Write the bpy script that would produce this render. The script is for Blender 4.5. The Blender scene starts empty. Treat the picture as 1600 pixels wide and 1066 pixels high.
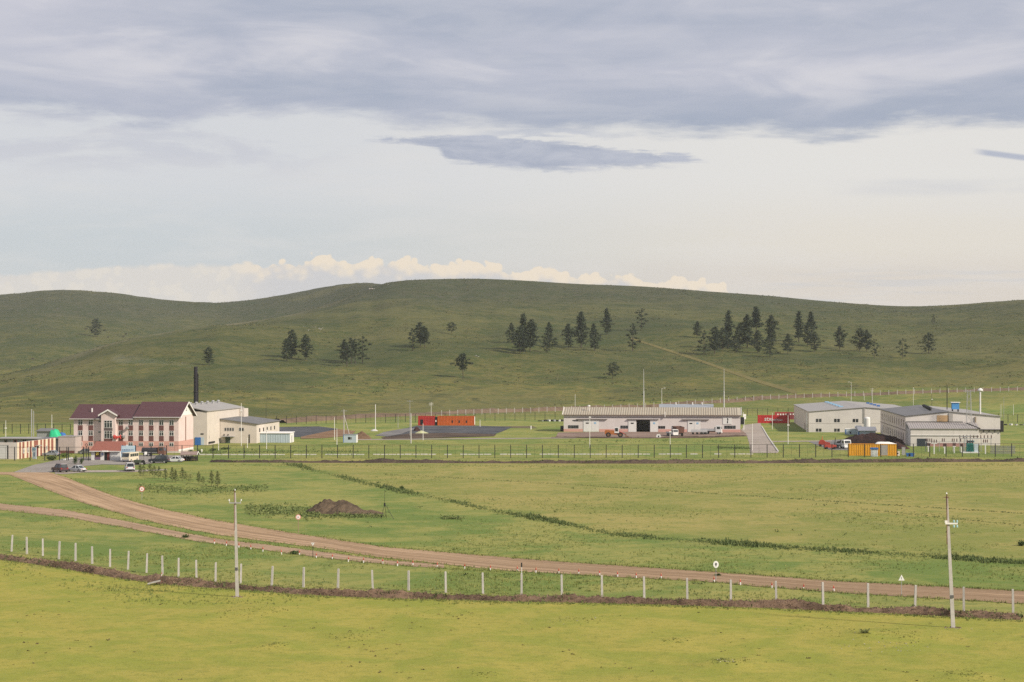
import bpy, math, random
import numpy as np
C = bpy.context
scene = C.scene
COL = scene.collection
R = math.radians
PI = math.pi

# ------------------------------------------------------------------ camera, sky, sun, exposure
CAM_H, FOC, HOR = 25.0, 3000.0, 560.0        # eye height over the plain, focal length and horizon row (in 1600 px photograph pixels)
cam = bpy.data.cameras.new('camera')
cam.sensor_width = 36.0
cam.lens = 36.0 * FOC / 1600.0
cam.shift_y = (HOR - 533.0) / 1600.0
cam.clip_start, cam.clip_end = 1.0, 20000.0
cam_o = bpy.data.objects.new('camera', cam)
cam_o.location = (0, 0, CAM_H)
cam_o.rotation_euler = (R(90), 0, 0)
COL.objects.link(cam_o)
scene.camera = cam_o

EXPO = 0.6
scene.view_settings.view_transform = 'Standard'
scene.view_settings.look = 'None'
scene.view_settings.exposure = EXPO
scene.view_settings.gamma = 1.0
scene.view_settings.use_curve_mapping = False
scene.cycles.max_bounces = 6
scene.cycles.diffuse_bounces = 3
scene.cycles.volume_bounces = 1
scene.cycles.transparent_max_bounces = 6
scene.cycles.use_denoising = False
scene.cycles.denoiser = 'OPENIMAGEDENOISE'
scene.cycles.denoising_input_passes = 'RGB_ALBEDO_NORMAL'

SUN_EL, SUN_BACK = R(33), R(32)              # elevation, and how far behind the camera's right hand the sun stands
to_sun = (math.cos(SUN_BACK) * math.cos(SUN_EL), -math.sin(SUN_BACK) * math.cos(SUN_EL), math.sin(SUN_EL))
sun = bpy.data.lights.new('sun', 'SUN')
sun.energy = 3.7
sun.angle = R(3.5)
sun.color = (1.0, 0.90, 0.76)
sun_o = bpy.data.objects.new('sun', sun)
from mathutils import Vector
sun_o.rotation_euler = Vector(to_sun).to_track_quat('Z', 'Y').to_euler()
sun_o.location = (300, -200, 260)
COL.objects.link(sun_o)


def lin(r, g, b):
    f = lambda c: c / 255 / 12.92 if c <= 10 else ((c / 255 + 0.055) / 1.055) ** 2.4
    return (f(r), f(g), f(b), 1.0)


# ---- small expression layer over shader nodes
class S:
    def __init__(s, nt, sock): s.nt, s.k = nt, sock
    def __add__(s, o): return mth(s.nt, 'ADD', s, o)
    def __radd__(s, o): return mth(s.nt, 'ADD', o, s)
    def __sub__(s, o): return mth(s.nt, 'SUBTRACT', s, o)
    def __rsub__(s, o): return mth(s.nt, 'SUBTRACT', o, s)
    def __mul__(s, o): return mth(s.nt, 'MULTIPLY', s, o)
    def __rmul__(s, o): return mth(s.nt, 'MULTIPLY', o, s)
    def __truediv__(s, o): return mth(s.nt, 'DIVIDE', s, o)
    def __rtruediv__(s, o): return mth(s.nt, 'DIVIDE', o, s)


def put(nt, inp, v):
    if isinstance(v, S): nt.links.new(v.k, inp)
    else: inp.default_value = v


def mth(nt, op, a, b=0.0, clamp=False):
    n = nt.nodes.new('ShaderNodeMath'); n.operation = op; n.use_clamp = clamp
    put(nt, n.inputs[0], a); put(nt, n.inputs[1], b)
    return S(nt, n.outputs[0])


def sstep(nt, x, a, b, lo=0.0, hi=1.0, smooth=True):
    n = nt.nodes.new('ShaderNodeMapRange'); n.interpolation_type = 'SMOOTHSTEP' if smooth else 'LINEAR'
    put(nt, n.inputs['Value'], x); put(nt, n.inputs['From Min'], a); put(nt, n.inputs['From Max'], b)
    n.inputs['To Min'].default_value = lo; n.inputs['To Max'].default_value = hi
    return S(nt, n.outputs[0])


def mixc(nt, f, a, b):
    n = nt.nodes.new('ShaderNodeMix'); n.data_type = 'RGBA'
    put(nt, n.inputs[0], f); put(nt, n.inputs[6], a); put(nt, n.inputs[7], b)
    return S(nt, n.outputs[2])


def comb(nt, x, y, z=0.0):
    n = nt.nodes.new('ShaderNodeCombineXYZ')
    put(nt, n.inputs[0], x); put(nt, n.inputs[1], y); put(nt, n.inputs[2], z)
    return S(nt, n.outputs[0])


def noise(nt, vec, scale, detail=3.0, rough=0.55, dist=0.0):
    n = nt.nodes.new('ShaderNodeTexNoise')
    put(nt, n.inputs['Vector'], vec)
    n.inputs['Scale'].default_value = scale; n.inputs['Detail'].default_value = detail
    n.inputs['Roughness'].default_value = rough; n.inputs['Distortion'].default_value = dist
    return S(nt, n.outputs[0])


def voro(nt, vec, scale, smooth=0.35):
    n = nt.nodes.new('ShaderNodeTexVoronoi'); n.voronoi_dimensions = '2D'; n.feature = 'SMOOTH_F1'
    put(nt, n.inputs['Vector'], vec); n.inputs['Scale'].default_value = scale; n.inputs['Smoothness'].default_value = smooth
    return S(nt, n.outputs['Distance'])


def fcurve(nt, x, pts, lo, hi, ylo, yhi):
    """a curve through pts (x in [lo, hi], y in [ylo, yhi])"""
    n = nt.nodes.new('ShaderNodeFloatCurve')
    put(nt, n.inputs['Value'], sstep(nt, x, lo, hi, smooth=False))
    cv = n.mapping.curves[0]
    q = [((a - lo) / (hi - lo), (b - ylo) / (yhi - ylo)) for a, b in pts]
    q = [(min(max(a, 0), 1), min(max(b, 0), 1)) for a, b in q]
    while len(cv.points) < len(q): cv.points.new(0.5, 0.5)
    for p, (a, b) in zip(cv.points, q):
        p.location = (a, b); p.handle_type = 'AUTO'
    n.mapping.update()
    return S(nt, n.outputs[0]) * (yhi - ylo) + ylo


def build_sky():
    w = bpy.data.worlds.new('World'); scene.world = w; w.use_nodes = True
    nt = w.node_tree; nt.nodes.clear()
    out = nt.nodes.new('ShaderNodeOutputWorld'); bg = nt.nodes.new('ShaderNodeBackground')
    bg.inputs['Strength'].default_value = 0.1
    nt.links.new(bg.outputs[0], out.inputs[0])
    tc = nt.nodes.new('ShaderNodeTexCoord'); sp = nt.nodes.new('ShaderNodeSeparateXYZ')
    nt.links.new(tc.outputs['Generated'], sp.inputs[0])
    dx, dy, dz = (S(nt, sp.outputs[i]) for i in range(3))
    hyp = mth(nt, 'SQRT', dx * dx + dy * dy + 1e-6)
    v = dz / hyp                                  # tangent of the elevation
    az = mth(nt, 'ARCTAN2', dx, dy)               # bearing from straight ahead
    k = 10.0 / 2 ** EXPO
    c = lambda r, g, b: tuple(x * k for x in lin(r, g, b)[:3]) + (1.0,)
    A = lambda px: math.atan((px - 800) / FOC)
    V = lambda px, py: (HOR - py) / FOC * math.cos(A(px))
    P = lambda pts: [(A(a), V(a, b)) for a, b in pts]
    lo, hi = A(-60), A(1660)
    flat = comb(nt, az * 9.0, v * 46.0)           # low layered cloud is wider than high
    nA = noise(nt, flat, 1.3, 5, 0.6, 0.4)
    nB = noise(nt, comb(nt, az * 30.0, v * 120.0, 3.1), 1.0, 4, 0.6, 0.3)
    # clear air, seen through a thin milky veil
    sk = nt.nodes.new('ShaderNodeTexSky'); sk.sky_type = 'NISHITA'; sk.sun_disc = False
    sk.sun_elevation = SUN_EL; sk.sun_rotation = math.atan2(to_sun[0], to_sun[1])
    sky = S(nt, sk.outputs[0])
    side = sstep(nt, az, A(250), A(1350))
    low = mixc(nt, side, c(199, 204, 208), c(219, 210, 201))
    mid = mixc(nt, side, c(198, 204, 209), c(226, 219, 209))
    high = mixc(nt, side, c(212, 213, 217), c(228, 225, 221))
    base = mixc(nt, sstep(nt, v, V(800, 440), V(800, 385)), low, mid)
    base = mixc(nt, sstep(nt, v, V(800, 385), V(800, 270)), base, high)
    base = mixc(nt, 0.06, base, sky)
    base = mixc(nt, sstep(nt, nA, 0.42, 0.72, 0, 0.35), base, c(225, 222, 219))
    # grey wisps low on both sides
    wl = sstep(nt, nA + (nB - 0.5) * 0.4, 0.42, 0.62) * sstep(nt, v, V(300, 300), V(300, 235)) * sstep(nt, az, A(620), A(350))
    base = mixc(nt, wl * 0.5, base, c(188, 192, 206))
    st = mth(nt, 'ABSOLUTE', v - V(1450, 292) - (nB - 0.5) * 0.006)
    wr = sstep(nt, st, 0.006, 0.0015) * sstep(nt, az, A(1270), A(1400)) * sstep(nt, nA, 0.3, 0.6)
    base = mixc(nt, wr * 0.35, base, c(196, 199, 208))
    st2 = sstep(nt, noise(nt, comb(nt, az * 14, v * 260, 7.7), 1.0, 3), 0.48, 0.66) * sstep(nt, az, A(1050), A(1250)) * sstep(nt, v, V(1400, 410), V(1400, 435))
    base = mixc(nt, st2 * 0.45, base, c(200, 203, 208))
    # cumulus far off along the horizon
    cu = fcurve(nt, az, P([(-60, 428), (60, 424), (150, 417), (250, 412), (410, 411), (432, 406), (472, 407), (494, 400), (514, 399), (535, 408), (560, 407), (612, 405),
                           (645, 407), (685, 416), (718, 411), (770, 414), (805, 424), (850, 419), (885, 428), (950, 432), (977, 427), (1005, 440),
                           (1068, 437), (1095, 441), (1132, 447), (1160, 485), (1660, 500)]), lo, hi, 0.0, 0.08)
    bil = noise(nt, comb(nt, az * 88.0, v * 100.0, 1.7), 1.0, 5, 0.6)
    soft = sstep(nt, az, A(440), A(330))
    puff = (0.42 - voro(nt, comb(nt, az + (bil - 0.5) * 0.012, v * 1.15), 88.0)) * 0.60 + (0.42 - voro(nt, comb(nt, az + (bil - 0.5) * 0.006, v * 1.2 + 3.0), 210.0)) * 0.40 + (bil - 0.5) * 0.35
    edge = cu - v + 0.0004 + puff * (0.0100 - soft * 0.0070)
    cm = sstep(nt, edge, 0.0, 0.0010 + soft * 0.0016)
    lit = sstep(nt, (cu - v) + puff * -0.012 + (bil - 0.5) * 0.008, 0.0015, 0.0105)
    ccol = mixc(nt, lit, c(238, 224, 204), c(206, 205, 206))
    ccol = mixc(nt, soft, ccol, mixc(nt, sstep(nt, puff, -0.05, 0.15), c(221, 215, 208), c(228, 220, 209)))
    gate = sstep(nt, v, V(800, 470), V(800, 440))
    base = mixc(nt, cm * (0.95 - soft * 0.15), base, ccol)
    # the long dark lens of cloud
    ltop = fcurve(nt, az, P([(-60, 250), (560, 221), (600, 216), (690, 215), (760, 212), (830, 219), (900, 225), (960, 234), (1030, 240), (1075, 246), (1110, 254), (1660, 300)]), lo, hi, 0.06, 0.13)
    lbot = fcurve(nt, az, P([(-60, 200), (560, 214), (600, 221), (680, 236), (700, 252), (760, 262), (870, 270), (930, 264), (1000, 261), (1070, 256), (1110, 248), (1660, 200)]), lo, hi, 0.06, 0.13)
    nC = noise(nt, comb(nt, az * 42.0, v * 260.0, 5.3), 1.0, 5, 0.65, 0.5)
    wob = (nB - 0.5) * 0.009 + (nC - 0.5) * 0.010
    lens = sstep(nt, ltop - v + wob, -0.0010, 0.0018) * sstep(nt, v - lbot + wob, -0.0012, 0.0030)
    base = mixc(nt, lens * 0.92, base, mixc(nt, sstep(nt, nB, 0.35, 0.65), c(163, 171, 190), c(184, 189, 203)))
    l2 = sstep(nt, mth(nt, 'ABSOLUTE', v - V(1565, 242) + (az - A(1565)) * 0.16), 0.0022, 0.0006) * sstep(nt, mth(nt, 'ABSOLUTE', az - A(1572)), 0.018, 0.008)
    base = mixc(nt, l2 * 0.8, base, c(168, 176, 196))
    l3 = sstep(nt, mth(nt, 'ABSOLUTE', v - V(850, 209) + wob), 0.0035, 0.0006) * sstep(nt, mth(nt, 'ABSOLUTE', az - A(850)), 0.045, 0.02) * sstep(nt, nA, 0.38, 0.55)
    base = mixc(nt, l3 * 0.6, base, c(182, 188, 203))
    # the wide grey deck overhead
    dedge = fcurve(nt, az, P([(-60, 165), (60, 172), (150, 180), (220, 196), (270, 200), (350, 184), (450, 180), (560, 184), (640, 198), (760, 192),
                              (850, 208), (900, 202), (1000, 206), (1120, 214), (1180, 210), (1250, 221), (1320, 217), (1400, 198), (1500, 196), (1660, 200)]), lo, hi, 0.06, 0.16)
    fr = (nB - 0.5) * 0.012 + (nA - 0.5) * 0.018 + (nC - 0.5) * 0.008
    deck = sstep(nt, v - dedge + fr, -0.0035, 0.0075)
    dzc = mth(nt, 'MAXIMUM', dz, 0.03)
    pl = comb(nt, dx / dzc, dy / dzc)
    d1 = noise(nt, pl, 0.42, 5, 0.55, 0.6)
    d2 = noise(nt, comb(nt, dx / dzc * 0.9, dy / dzc * 0.62, 9.0), 1.15, 5, 0.58, 0.7)
    mix1 = sstep(nt, d1 * 0.6 + d2 * 0.5, 0.40, 0.70)
    d3 = noise(nt, comb(nt, dx / dzc * 0.8, dy / dzc * 0.55, 4.0), 4.2, 4, 0.6, 0.4)
    dcol = mixc(nt, mix1, c(164, 173, 192), c(195, 197, 210))
    dcol = mixc(nt, sstep(nt, d3, 0.35, 0.7, 0, 0.35), dcol, c(204, 205, 214))
    dcol = mixc(nt, sstep(nt, az, A(420), A(-100)) * sstep(nt, v, V(100, 110), V(100, 10)) * 0.55, dcol, c(214, 212, 221))
    dcol = mixc(nt, sstep(nt, d2, 0.53, 0.70) * 0.6, dcol, c(217, 216, 221))
    dcol = mixc(nt, sstep(nt, v - dedge, 0.032, 0.004) * sstep(nt, az, A(350), A(1000), 0.25, 0.7), dcol, c(157, 168, 188))
    base = mixc(nt, deck * 0.95, base, dcol)
    # below the horizon: the grey green of the land
    base = mixc(nt, sstep(nt, v, -0.002, -0.02), base, c(120, 124, 104))
    nt.links.new(base.k, bg.inputs['Color'])


build_sky()

# ------------------------------------------------------------------ lay of the land
def spline(xs, knots):
    kx = [k[0] for k in knots]; ky = [k[1] for k in knots]
    y = np.interp(xs, kx, ky)
    ker = np.exp(-0.5 * (np.arange(-40, 41) / 14.0) ** 2); ker /= ker.sum()
    return np.convolve(np.pad(y, 40, mode='edge'), ker, mode='valid')


BX = np.arange(-1500, 3101, 2.0)             # bearings, in photograph columns
crest_a = spline(BX, [(-1500, 600), (-300, 600), (0, 588), (60, 572), (140, 546), (200, 529), (300, 513), (380, 504), (440, 496), (520, 476), (560, 457), (590, 441),
                      (640, 437), (750, 435), (830, 439), (900, 444), (1000, 447), (1100, 455), (1200, 462), (1300, 472), (1400, 479), (1450, 479), (1500, 476), (1560, 471), (1600, 468), (2000, 455), (3100, 470)])
dist_a = spline(BX, [(-1500, 1250), (0, 1250), (300, 1450), (520, 1750), (590, 1950), (800, 2050), (1200, 2000), (1600, 1900), (3100, 1900)])
foot_a = spline(BX, [(-1500, 850), (0, 860), (400, 880), (800, 930), (1200, 900), (1600, 860), (3100, 860)])
crest_b = spline(BX, [(-1500, 480), (-400, 478), (0, 462), (60, 453), (130, 453), (190, 458), (260, 470), (340, 474), (400, 468), (470, 455), (530, 444), (570, 439), (640, 450), (800, 500), (3100, 540)])
dist_b = spline(BX, [(-1500, 2700), (500, 2700), (640, 2300), (3100, 2300)])
foot_b = spline(BX, [(-1500, 1500), (0, 1500), (300, 1650), (640, 1800), (3100, 1800)])
z_a = CAM_H + (HOR - crest_a) / FOC * dist_a
z_b = CAM_H + (HOR - crest_b) / FOC * dist_b


def prof(t):
    t = np.clip(t, 0, 1)
    return np.sin(PI / 2 * t ** 1.25)


def layer(bx, Y, foot, dist, zc):
    f, d, z = (np.interp(bx, BX, a) for a in (foot, dist, zc))
    up = z * prof((Y - f) / (d - f))
    return np.where(Y <= d, up, np.maximum(z - 0.00022 * (Y - d) ** 2 - 0.02 * (Y - d), -2))


_tab = np.random.default_rng(21).random((256, 256))
def vnoise(x, y):
    xi, yi = np.floor(x).astype(int), np.floor(y).astype(int); fx, fy = x - xi, y - yi
    fx, fy = fx * fx * (3 - 2 * fx), fy * fy * (3 - 2 * fy)
    g = lambda a, b: _tab[a % 256, b % 256]
    return (g(xi, yi) * (1 - fx) + g(xi + 1, yi) * fx) * (1 - fy) + (g(xi, yi + 1) * (1 - fx) + g(xi + 1, yi + 1) * fx) * fy - 0.5


def relief(X, Y): return 7.0 * vnoise(X / 150, Y / 230) + 4.0 * vnoise(X / 62 + 7, Y / 120) + 1.9 * vnoise(X / 27, Y / 48) + 0.9 * vnoise(X / 12, Y / 20)


# lift each crest until it stands against the sky where the photograph has it
_Y = np.arange(850.0, 3000.0, 10.0)
for _ in range(4):
    for foot, dist, zc, cr in ((foot_a, dist_a, z_a, crest_a), (foot_b, dist_b, z_b, crest_b)):
        g = layer(BX[None, :], _Y[:, None], foot, dist, zc) + relief((BX[None, :] - 800) / FOC * _Y[:, None], _Y[:, None])
        top = ((g - CAM_H) / _Y[:, None]).max(axis=0)
        zc += ((HOR - cr) / FOC - top) * dist
BERM = [(-400, 830), (-100, 858), (0, 872), (60, 880), (120, 889), (200, 903), (260, 911), (320, 916), (370, 919), (470, 927), (600, 933), (700, 935), (800, 938), (1000, 942), (1200, 948), (1300, 953), (1400, 957), (1500, 962), (1600, 967), (1800, 976), (2100, 990)]
BUMPS = [(1138, 1040, 2.6, 0.32), (1512, 1058, 2.5, 0.2), (432, 1010, 1.4, 0.16), (545, 998, 2.2, 0.14), (1395, 994, 4.5, 0.35), (1352, 994, 1.2, 0.25), (1058, 1002, 1.5, 0.15), (905, 972, 3.5, 0.2), (400, 957, 4.0, 0.18),
         (1490, 983, 1.6, 0.14), (370, 935, 1.5, 0.13), (753, 1056, 1.6, 0.12)]


def gp(px, py):
    Y = FOC * CAM_H / (py - HOR)
    return (px - 800) / FOC * Y, Y


def land(X, Y):
    X = np.asarray(X, float); Y = np.asarray(Y, float)
    Yc = np.maximum(Y, 30.0)
    bx = np.clip(800 + FOC * X / Yc, -1500, 3100)
    far = np.clip((Y - 850) / 300, 0, 1)
    rel = relief(X, Y)
    za = layer(bx, Y, foot_a, dist_a, z_a) + far * rel
    zb = layer(bx, Y, foot_b, dist_b, z_b) + rel * 0.8
    z = np.where(Y < 850, 0.0, np.maximum(za, np.where(Y > 1500, zb, -5)))
    yb = FOC * CAM_H / (np.interp(bx, [b[0] for b in BERM], [b[1] for b in BERM]) - HOR)
    near = np.clip((yb - 4 - Y) / 12, 0, 1)
    und = 0.07 * np.sin(X / 4.1 + 1.9 * np.sin(Y / 7)) * np.sin(Y / 5.3 + X / 11) + 0.05 * np.sin(X / 1.7 + Y / 2.9)
    for px, py, r, h in BUMPS:
        bX, bY = gp(px, py)
        und = und + h * np.exp(-((X - bX) ** 2 + (Y - bY) ** 2) / (r * r))
    return z + near * und


def ground_z(x, y): return float(land(x, y))


def hp(px, py):
    """where the sight line of a photograph pixel meets the land"""
    ys = np.arange(120.0, 3200.0, 4.0)
    for _ in range(2):
        g = land((px - 800) / FOC * ys, ys) - (CAM_H - (py - HOR) / FOC * ys)
        i = int(np.argmax(g >= 0)) if (g >= 0).any() else len(ys) - 1
        ys = np.linspace(ys[max(i - 1, 0)], ys[i], 41)
    Y = float(ys[20])
    return (px - 800) / FOC * Y, Y


# ------------------------------------------------------------------ materials
def principled(name, rough=0.8, metal=0.0, spec=0.3):
    m = bpy.data.materials.new(name); m.use_nodes = True
    nt = m.node_tree; b = nt.nodes['Principled BSDF']
    b.inputs['Roughness'].default_value = rough; b.inputs['Metallic'].default_value = metal
    b.inputs['Specular IOR Level'].default_value = spec
    return m, nt, b


def obj_pos(nt):
    tc = nt.nodes.new('ShaderNodeTexCoord')
    return S(nt, tc.outputs['Object'])


def world_pos(nt):
    g = nt.nodes.new('ShaderNodeNewGeometry')
    return S(nt, g.outputs['Position'])


_M = {}
def mat(name, col, var=0.12, scale=1.2, rough=0.75, metal=0.0, spec=0.3, streak=False, world=True):
    """a weathered plain surface: colour with soft blotches, fine grain and (walls) rain streaks"""
    if name in _M: return _M[name]
    m, nt, b = principled(name, rough, metal, spec)
    p = world_pos(nt) if world else obj_pos(nt)
    n1 = noise(nt, p, scale, 4, 0.6)
    n2 = noise(nt, p, scale * 9, 2, 0.5)
    f = sstep(nt, n1 * 0.7 + n2 * 0.3, 0.3, 0.7)
    a = tuple(x * (1 - var) for x in col) + (1.0,); d = tuple(min(1, x * (1 + var)) for x in col) + (1.0,)
    cc = mixc(nt, f, a, d)
    if streak:
        sp = nt.nodes.new('ShaderNodeSeparateXYZ'); nt.links.new(p.k, sp.inputs[0])
        x, y, z = (S(nt, sp.outputs[i]) for i in range(3))
        sv = noise(nt, comb(nt, x * 2.2, y * 2.2, z * 0.16), 1.0, 3, 0.6)
        cc = mixc(nt, sstep(nt, sv, 0.55, 0.78, 0, 0.3), cc, tuple(c * 0.62 for c in col) + (1,))
    nt.links.new(cc.k, b.inputs['Base Color'])
    rr = sstep(nt, n2, 0.3, 0.7, max(rough - 0.08, 0.05), min(rough + 0.08, 1.0))
    nt.links.new(rr.k, b.inputs['Roughness'])
    _M[name] = m
    return m


def leaf_mat(name, dark, light, scale=0.6, trans=0.15):
    if name in _M: return _M[name]
    m, nt, b = principled(name, 0.75, 0, 0.2)
    p = world_pos(nt)
    n = noise(nt, p, scale, 3, 0.65); n2 = noise(nt, p, scale * 6, 2, 0.6)
    cc = mixc(nt, sstep(nt, n * 0.55 + n2 * 0.45, 0.32, 0.68), dark + (1,), light + (1,))
    nt.links.new(cc.k, b.inputs['Base Color'])
    _M[name] = m
    return m


def glass_mat():
    if 'window_glass' in _M: return _M['window_glass']
    m, nt, b = principled('window_glass', 0.12, 0, 0.6)
    n = noise(nt, world_pos(nt), 0.8, 2)
    nt.links.new(mixc(nt, sstep(nt, n, 0.35, 0.65), (0.012, 0.016, 0.02, 1), (0.05, 0.06, 0.065, 1)).k, b.inputs['Base Color'])
    _M['window_glass'] = m
    return m


# grass of the whole plain and hills; 'zone' (R: yellow grazed turf in front, G: hill, its cloud shade put into the colour, B: dry field) marks what grows there
def ground_mat():
    m, nt, b = principled('steppe_grass', 0.95, 0, 0.1)
    p = world_pos(nt)
    at = nt.nodes.new('ShaderNodeAttribute'); at.attribute_name = 'zone'
    sp = nt.nodes.new('ShaderNodeSeparateXYZ'); nt.links.new(at.outputs['Vector'], sp.inputs[0])
    zr, zg, zb = (S(nt, sp.outputs[i]) for i in range(3))
    n0 = noise(nt, p, 0.006, 4, 0.6, 0.6)
    n1 = noise(nt, p, 0.028, 5, 0.62, 0.7)
    n15 = noise(nt, p, 0.065, 4, 0.7, 0.8)
    n2 = noise(nt, p, 0.16, 4, 0.65, 0.5)
    n3 = noise(nt, p, 0.9, 4, 0.65)
    n4 = noise(nt, p, 6.0, 3, 0.6)
    fine = n3 * 0.5 + n4 * 0.5
    # tall green meadow
    g = mixc(nt, sstep(nt, n1 * 0.35 + n15 * 0.3 + n2 * 0.35, 0.42, 0.58), (0.125, 0.176, 0.042, 1), (0.255, 0.245, 0.072, 1))
    dry = mixc(nt, sstep(nt, n1 * 0.4 + n15 * 0.25 + n2 * 0.35, 0.42, 0.58), (0.185, 0.200, 0.052, 1), (0.290, 0.250, 0.082, 1))
    field = mixc(nt, zb, g, dry)
    field = mixc(nt, sstep(nt, n2, 0.57, 0.66, 0, 0.5), field, (0.092, 0.140, 0.036, 1))
    field = mixc(nt, sstep(nt, n3, 0.55, 0.68, 0, 0.5), field, (0.066, 0.095, 0.028, 1))
    # cropped yellow turf
    tf = mixc(nt, sstep(nt, n15 * 0.4 + n2 * 0.6, 0.40, 0.60), (0.232, 0.246, 0.044, 1), (0.318, 0.280, 0.062, 1))
    tf = mixc(nt, sstep(nt, n3, 0.53, 0.68, 0, 0.45), tf, (0.200, 0.205, 0.042, 1))
    tf = mixc(nt, sstep(nt, n4 * 0.6 + n3 * 0.4, 0.47, 0.60, 0, 0.5), tf, (0.165, 0.178, 0.036, 1))
    tf = mixc(nt, sstep(nt, n3 * 0.6 + n4 * 0.4, 0.665, 0.70, 0, 0.7), tf, (0.075, 0.060, 0.030, 1))
    col = mixc(nt, zr, field, tf)
    # thin stony hill pasture: yellower at the foot, greyer and stonier on the heights; cloud shade painted in, deepest up there
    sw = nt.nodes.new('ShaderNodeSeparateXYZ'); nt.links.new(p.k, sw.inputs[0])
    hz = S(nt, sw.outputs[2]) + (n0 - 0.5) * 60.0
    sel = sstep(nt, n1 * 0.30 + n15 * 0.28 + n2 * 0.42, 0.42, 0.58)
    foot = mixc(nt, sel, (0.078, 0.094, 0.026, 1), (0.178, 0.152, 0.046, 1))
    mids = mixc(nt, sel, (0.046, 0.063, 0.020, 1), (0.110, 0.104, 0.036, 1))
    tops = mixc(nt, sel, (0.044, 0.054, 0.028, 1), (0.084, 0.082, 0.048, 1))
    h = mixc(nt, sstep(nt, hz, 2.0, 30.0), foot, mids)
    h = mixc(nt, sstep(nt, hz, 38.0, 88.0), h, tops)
    h = mixc(nt, sstep(nt, n0, 0.50, 0.62, 0, 0.5), h, (0.040, 0.056, 0.022, 1))  # broad dark bands of hillside shading put into the colour
    h = mixc(nt, sstep(nt, n0, 0.46, 0.36, 0, 0.4), h, (0.125, 0.118, 0.050, 1))  # and the broad bright bands of that painted shading
    h = mixc(nt, sstep(nt, n1, 0.54, 0.66, 0, 0.6), h, (0.038, 0.052, 0.021, 1))
    h = mixc(nt, sstep(nt, n2, 0.56, 0.64, 0, 0.6), h, (0.036, 0.046, 0.019, 1))
    h = mixc(nt, sstep(nt, n3, 0.58, 0.75, 0, 0.45), h, (0.115, 0.105, 0.046, 1))
    h = mixc(nt, zb * sstep(nt, n2 * 0.6 + n3 * 0.4, 0.32, 0.52), h, (0.175, 0.155, 0.092, 1))
    h = mixc(nt, sstep(nt, n0 * 0.4 + n2 * 0.6, 0.56, 0.70) * sstep(nt, hz, 40.0, 75.0), h, (0.105, 0.090, 0.076, 1))
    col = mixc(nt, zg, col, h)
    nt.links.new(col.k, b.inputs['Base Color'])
    bp = nt.nodes.new('ShaderNodeBump'); bp.inputs['Strength'].default_value = 0.55; bp.inputs['Distance'].default_value = 0.12
    nt.links.new(fine.k, bp.inputs['Height']); nt.links.new(bp.outputs[0], b.inputs['Normal'])
    return m


def dirt_mat(name, a, d, streak=True, bump=0.4):
    if name in _M: return _M[name]
    m, nt, b = principled(name, 0.95, 0, 0.1)
    p = world_pos(nt)
    n1 = noise(nt, p, 0.09, 4, 0.6, 0.4); n2 = noise(nt, p, 1.1, 4, 0.65); n3 = noise(nt, p, 7, 3, 0.6)
    col = mixc(nt, sstep(nt, n1 * 0.5 + n2 * 0.35 + n3 * 0.15, 0.36, 0.64), a + (1,), d + (1,))
    if streak:                                     # wheel tracks run along the road
        uv = nt.nodes.new('ShaderNodeUVMap'); su = nt.nodes.new('ShaderNodeSeparateXYZ'); nt.links.new(uv.outputs[0], su.inputs[0])
        u, v = S(nt, su.outputs[0]), S(nt, su.outputs[1])
        t = noise(nt, comb(nt, u * 0.018, v * 9.0), 1.0, 4, 0.62)
        sx = nt.nodes.new('ShaderNodeSeparateXYZ'); nt.links.new(p.k, sx.inputs[0])
        damp = sstep(nt, S(nt, sx.outputs[0]) + (n1 - 0.5) * 40, -22.0, 12.0)
        col = mixc(nt, damp * 0.6, col, mixc(nt, n2, tuple(x * 0.5 for x in a) + (1,), tuple(x * 0.62 for x in d) + (1,)))
        col = mixc(nt, sstep(nt, t, 0.48, 0.60, 0, 0.65), col, tuple(x * 0.66 for x in a) + (1,))
        col = mixc(nt, sstep(nt, t, 0.46, 0.34, 0, 0.55), col, tuple(min(1, x * 1.18) for x in d) + (1,))
    nt.links.new(col.k, b.inputs['Base Color'])
    bp = nt.nodes.new('ShaderNodeBump'); bp.inputs['Strength'].default_value = bump; bp.inputs['Distance'].default_value = 0.1
    nt.links.new((n2 * 0.6 + n3 * 0.4).k, bp.inputs['Height']); nt.links.new(bp.outputs[0], b.inputs['Normal'])
    _M[name] = m
    return m


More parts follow.
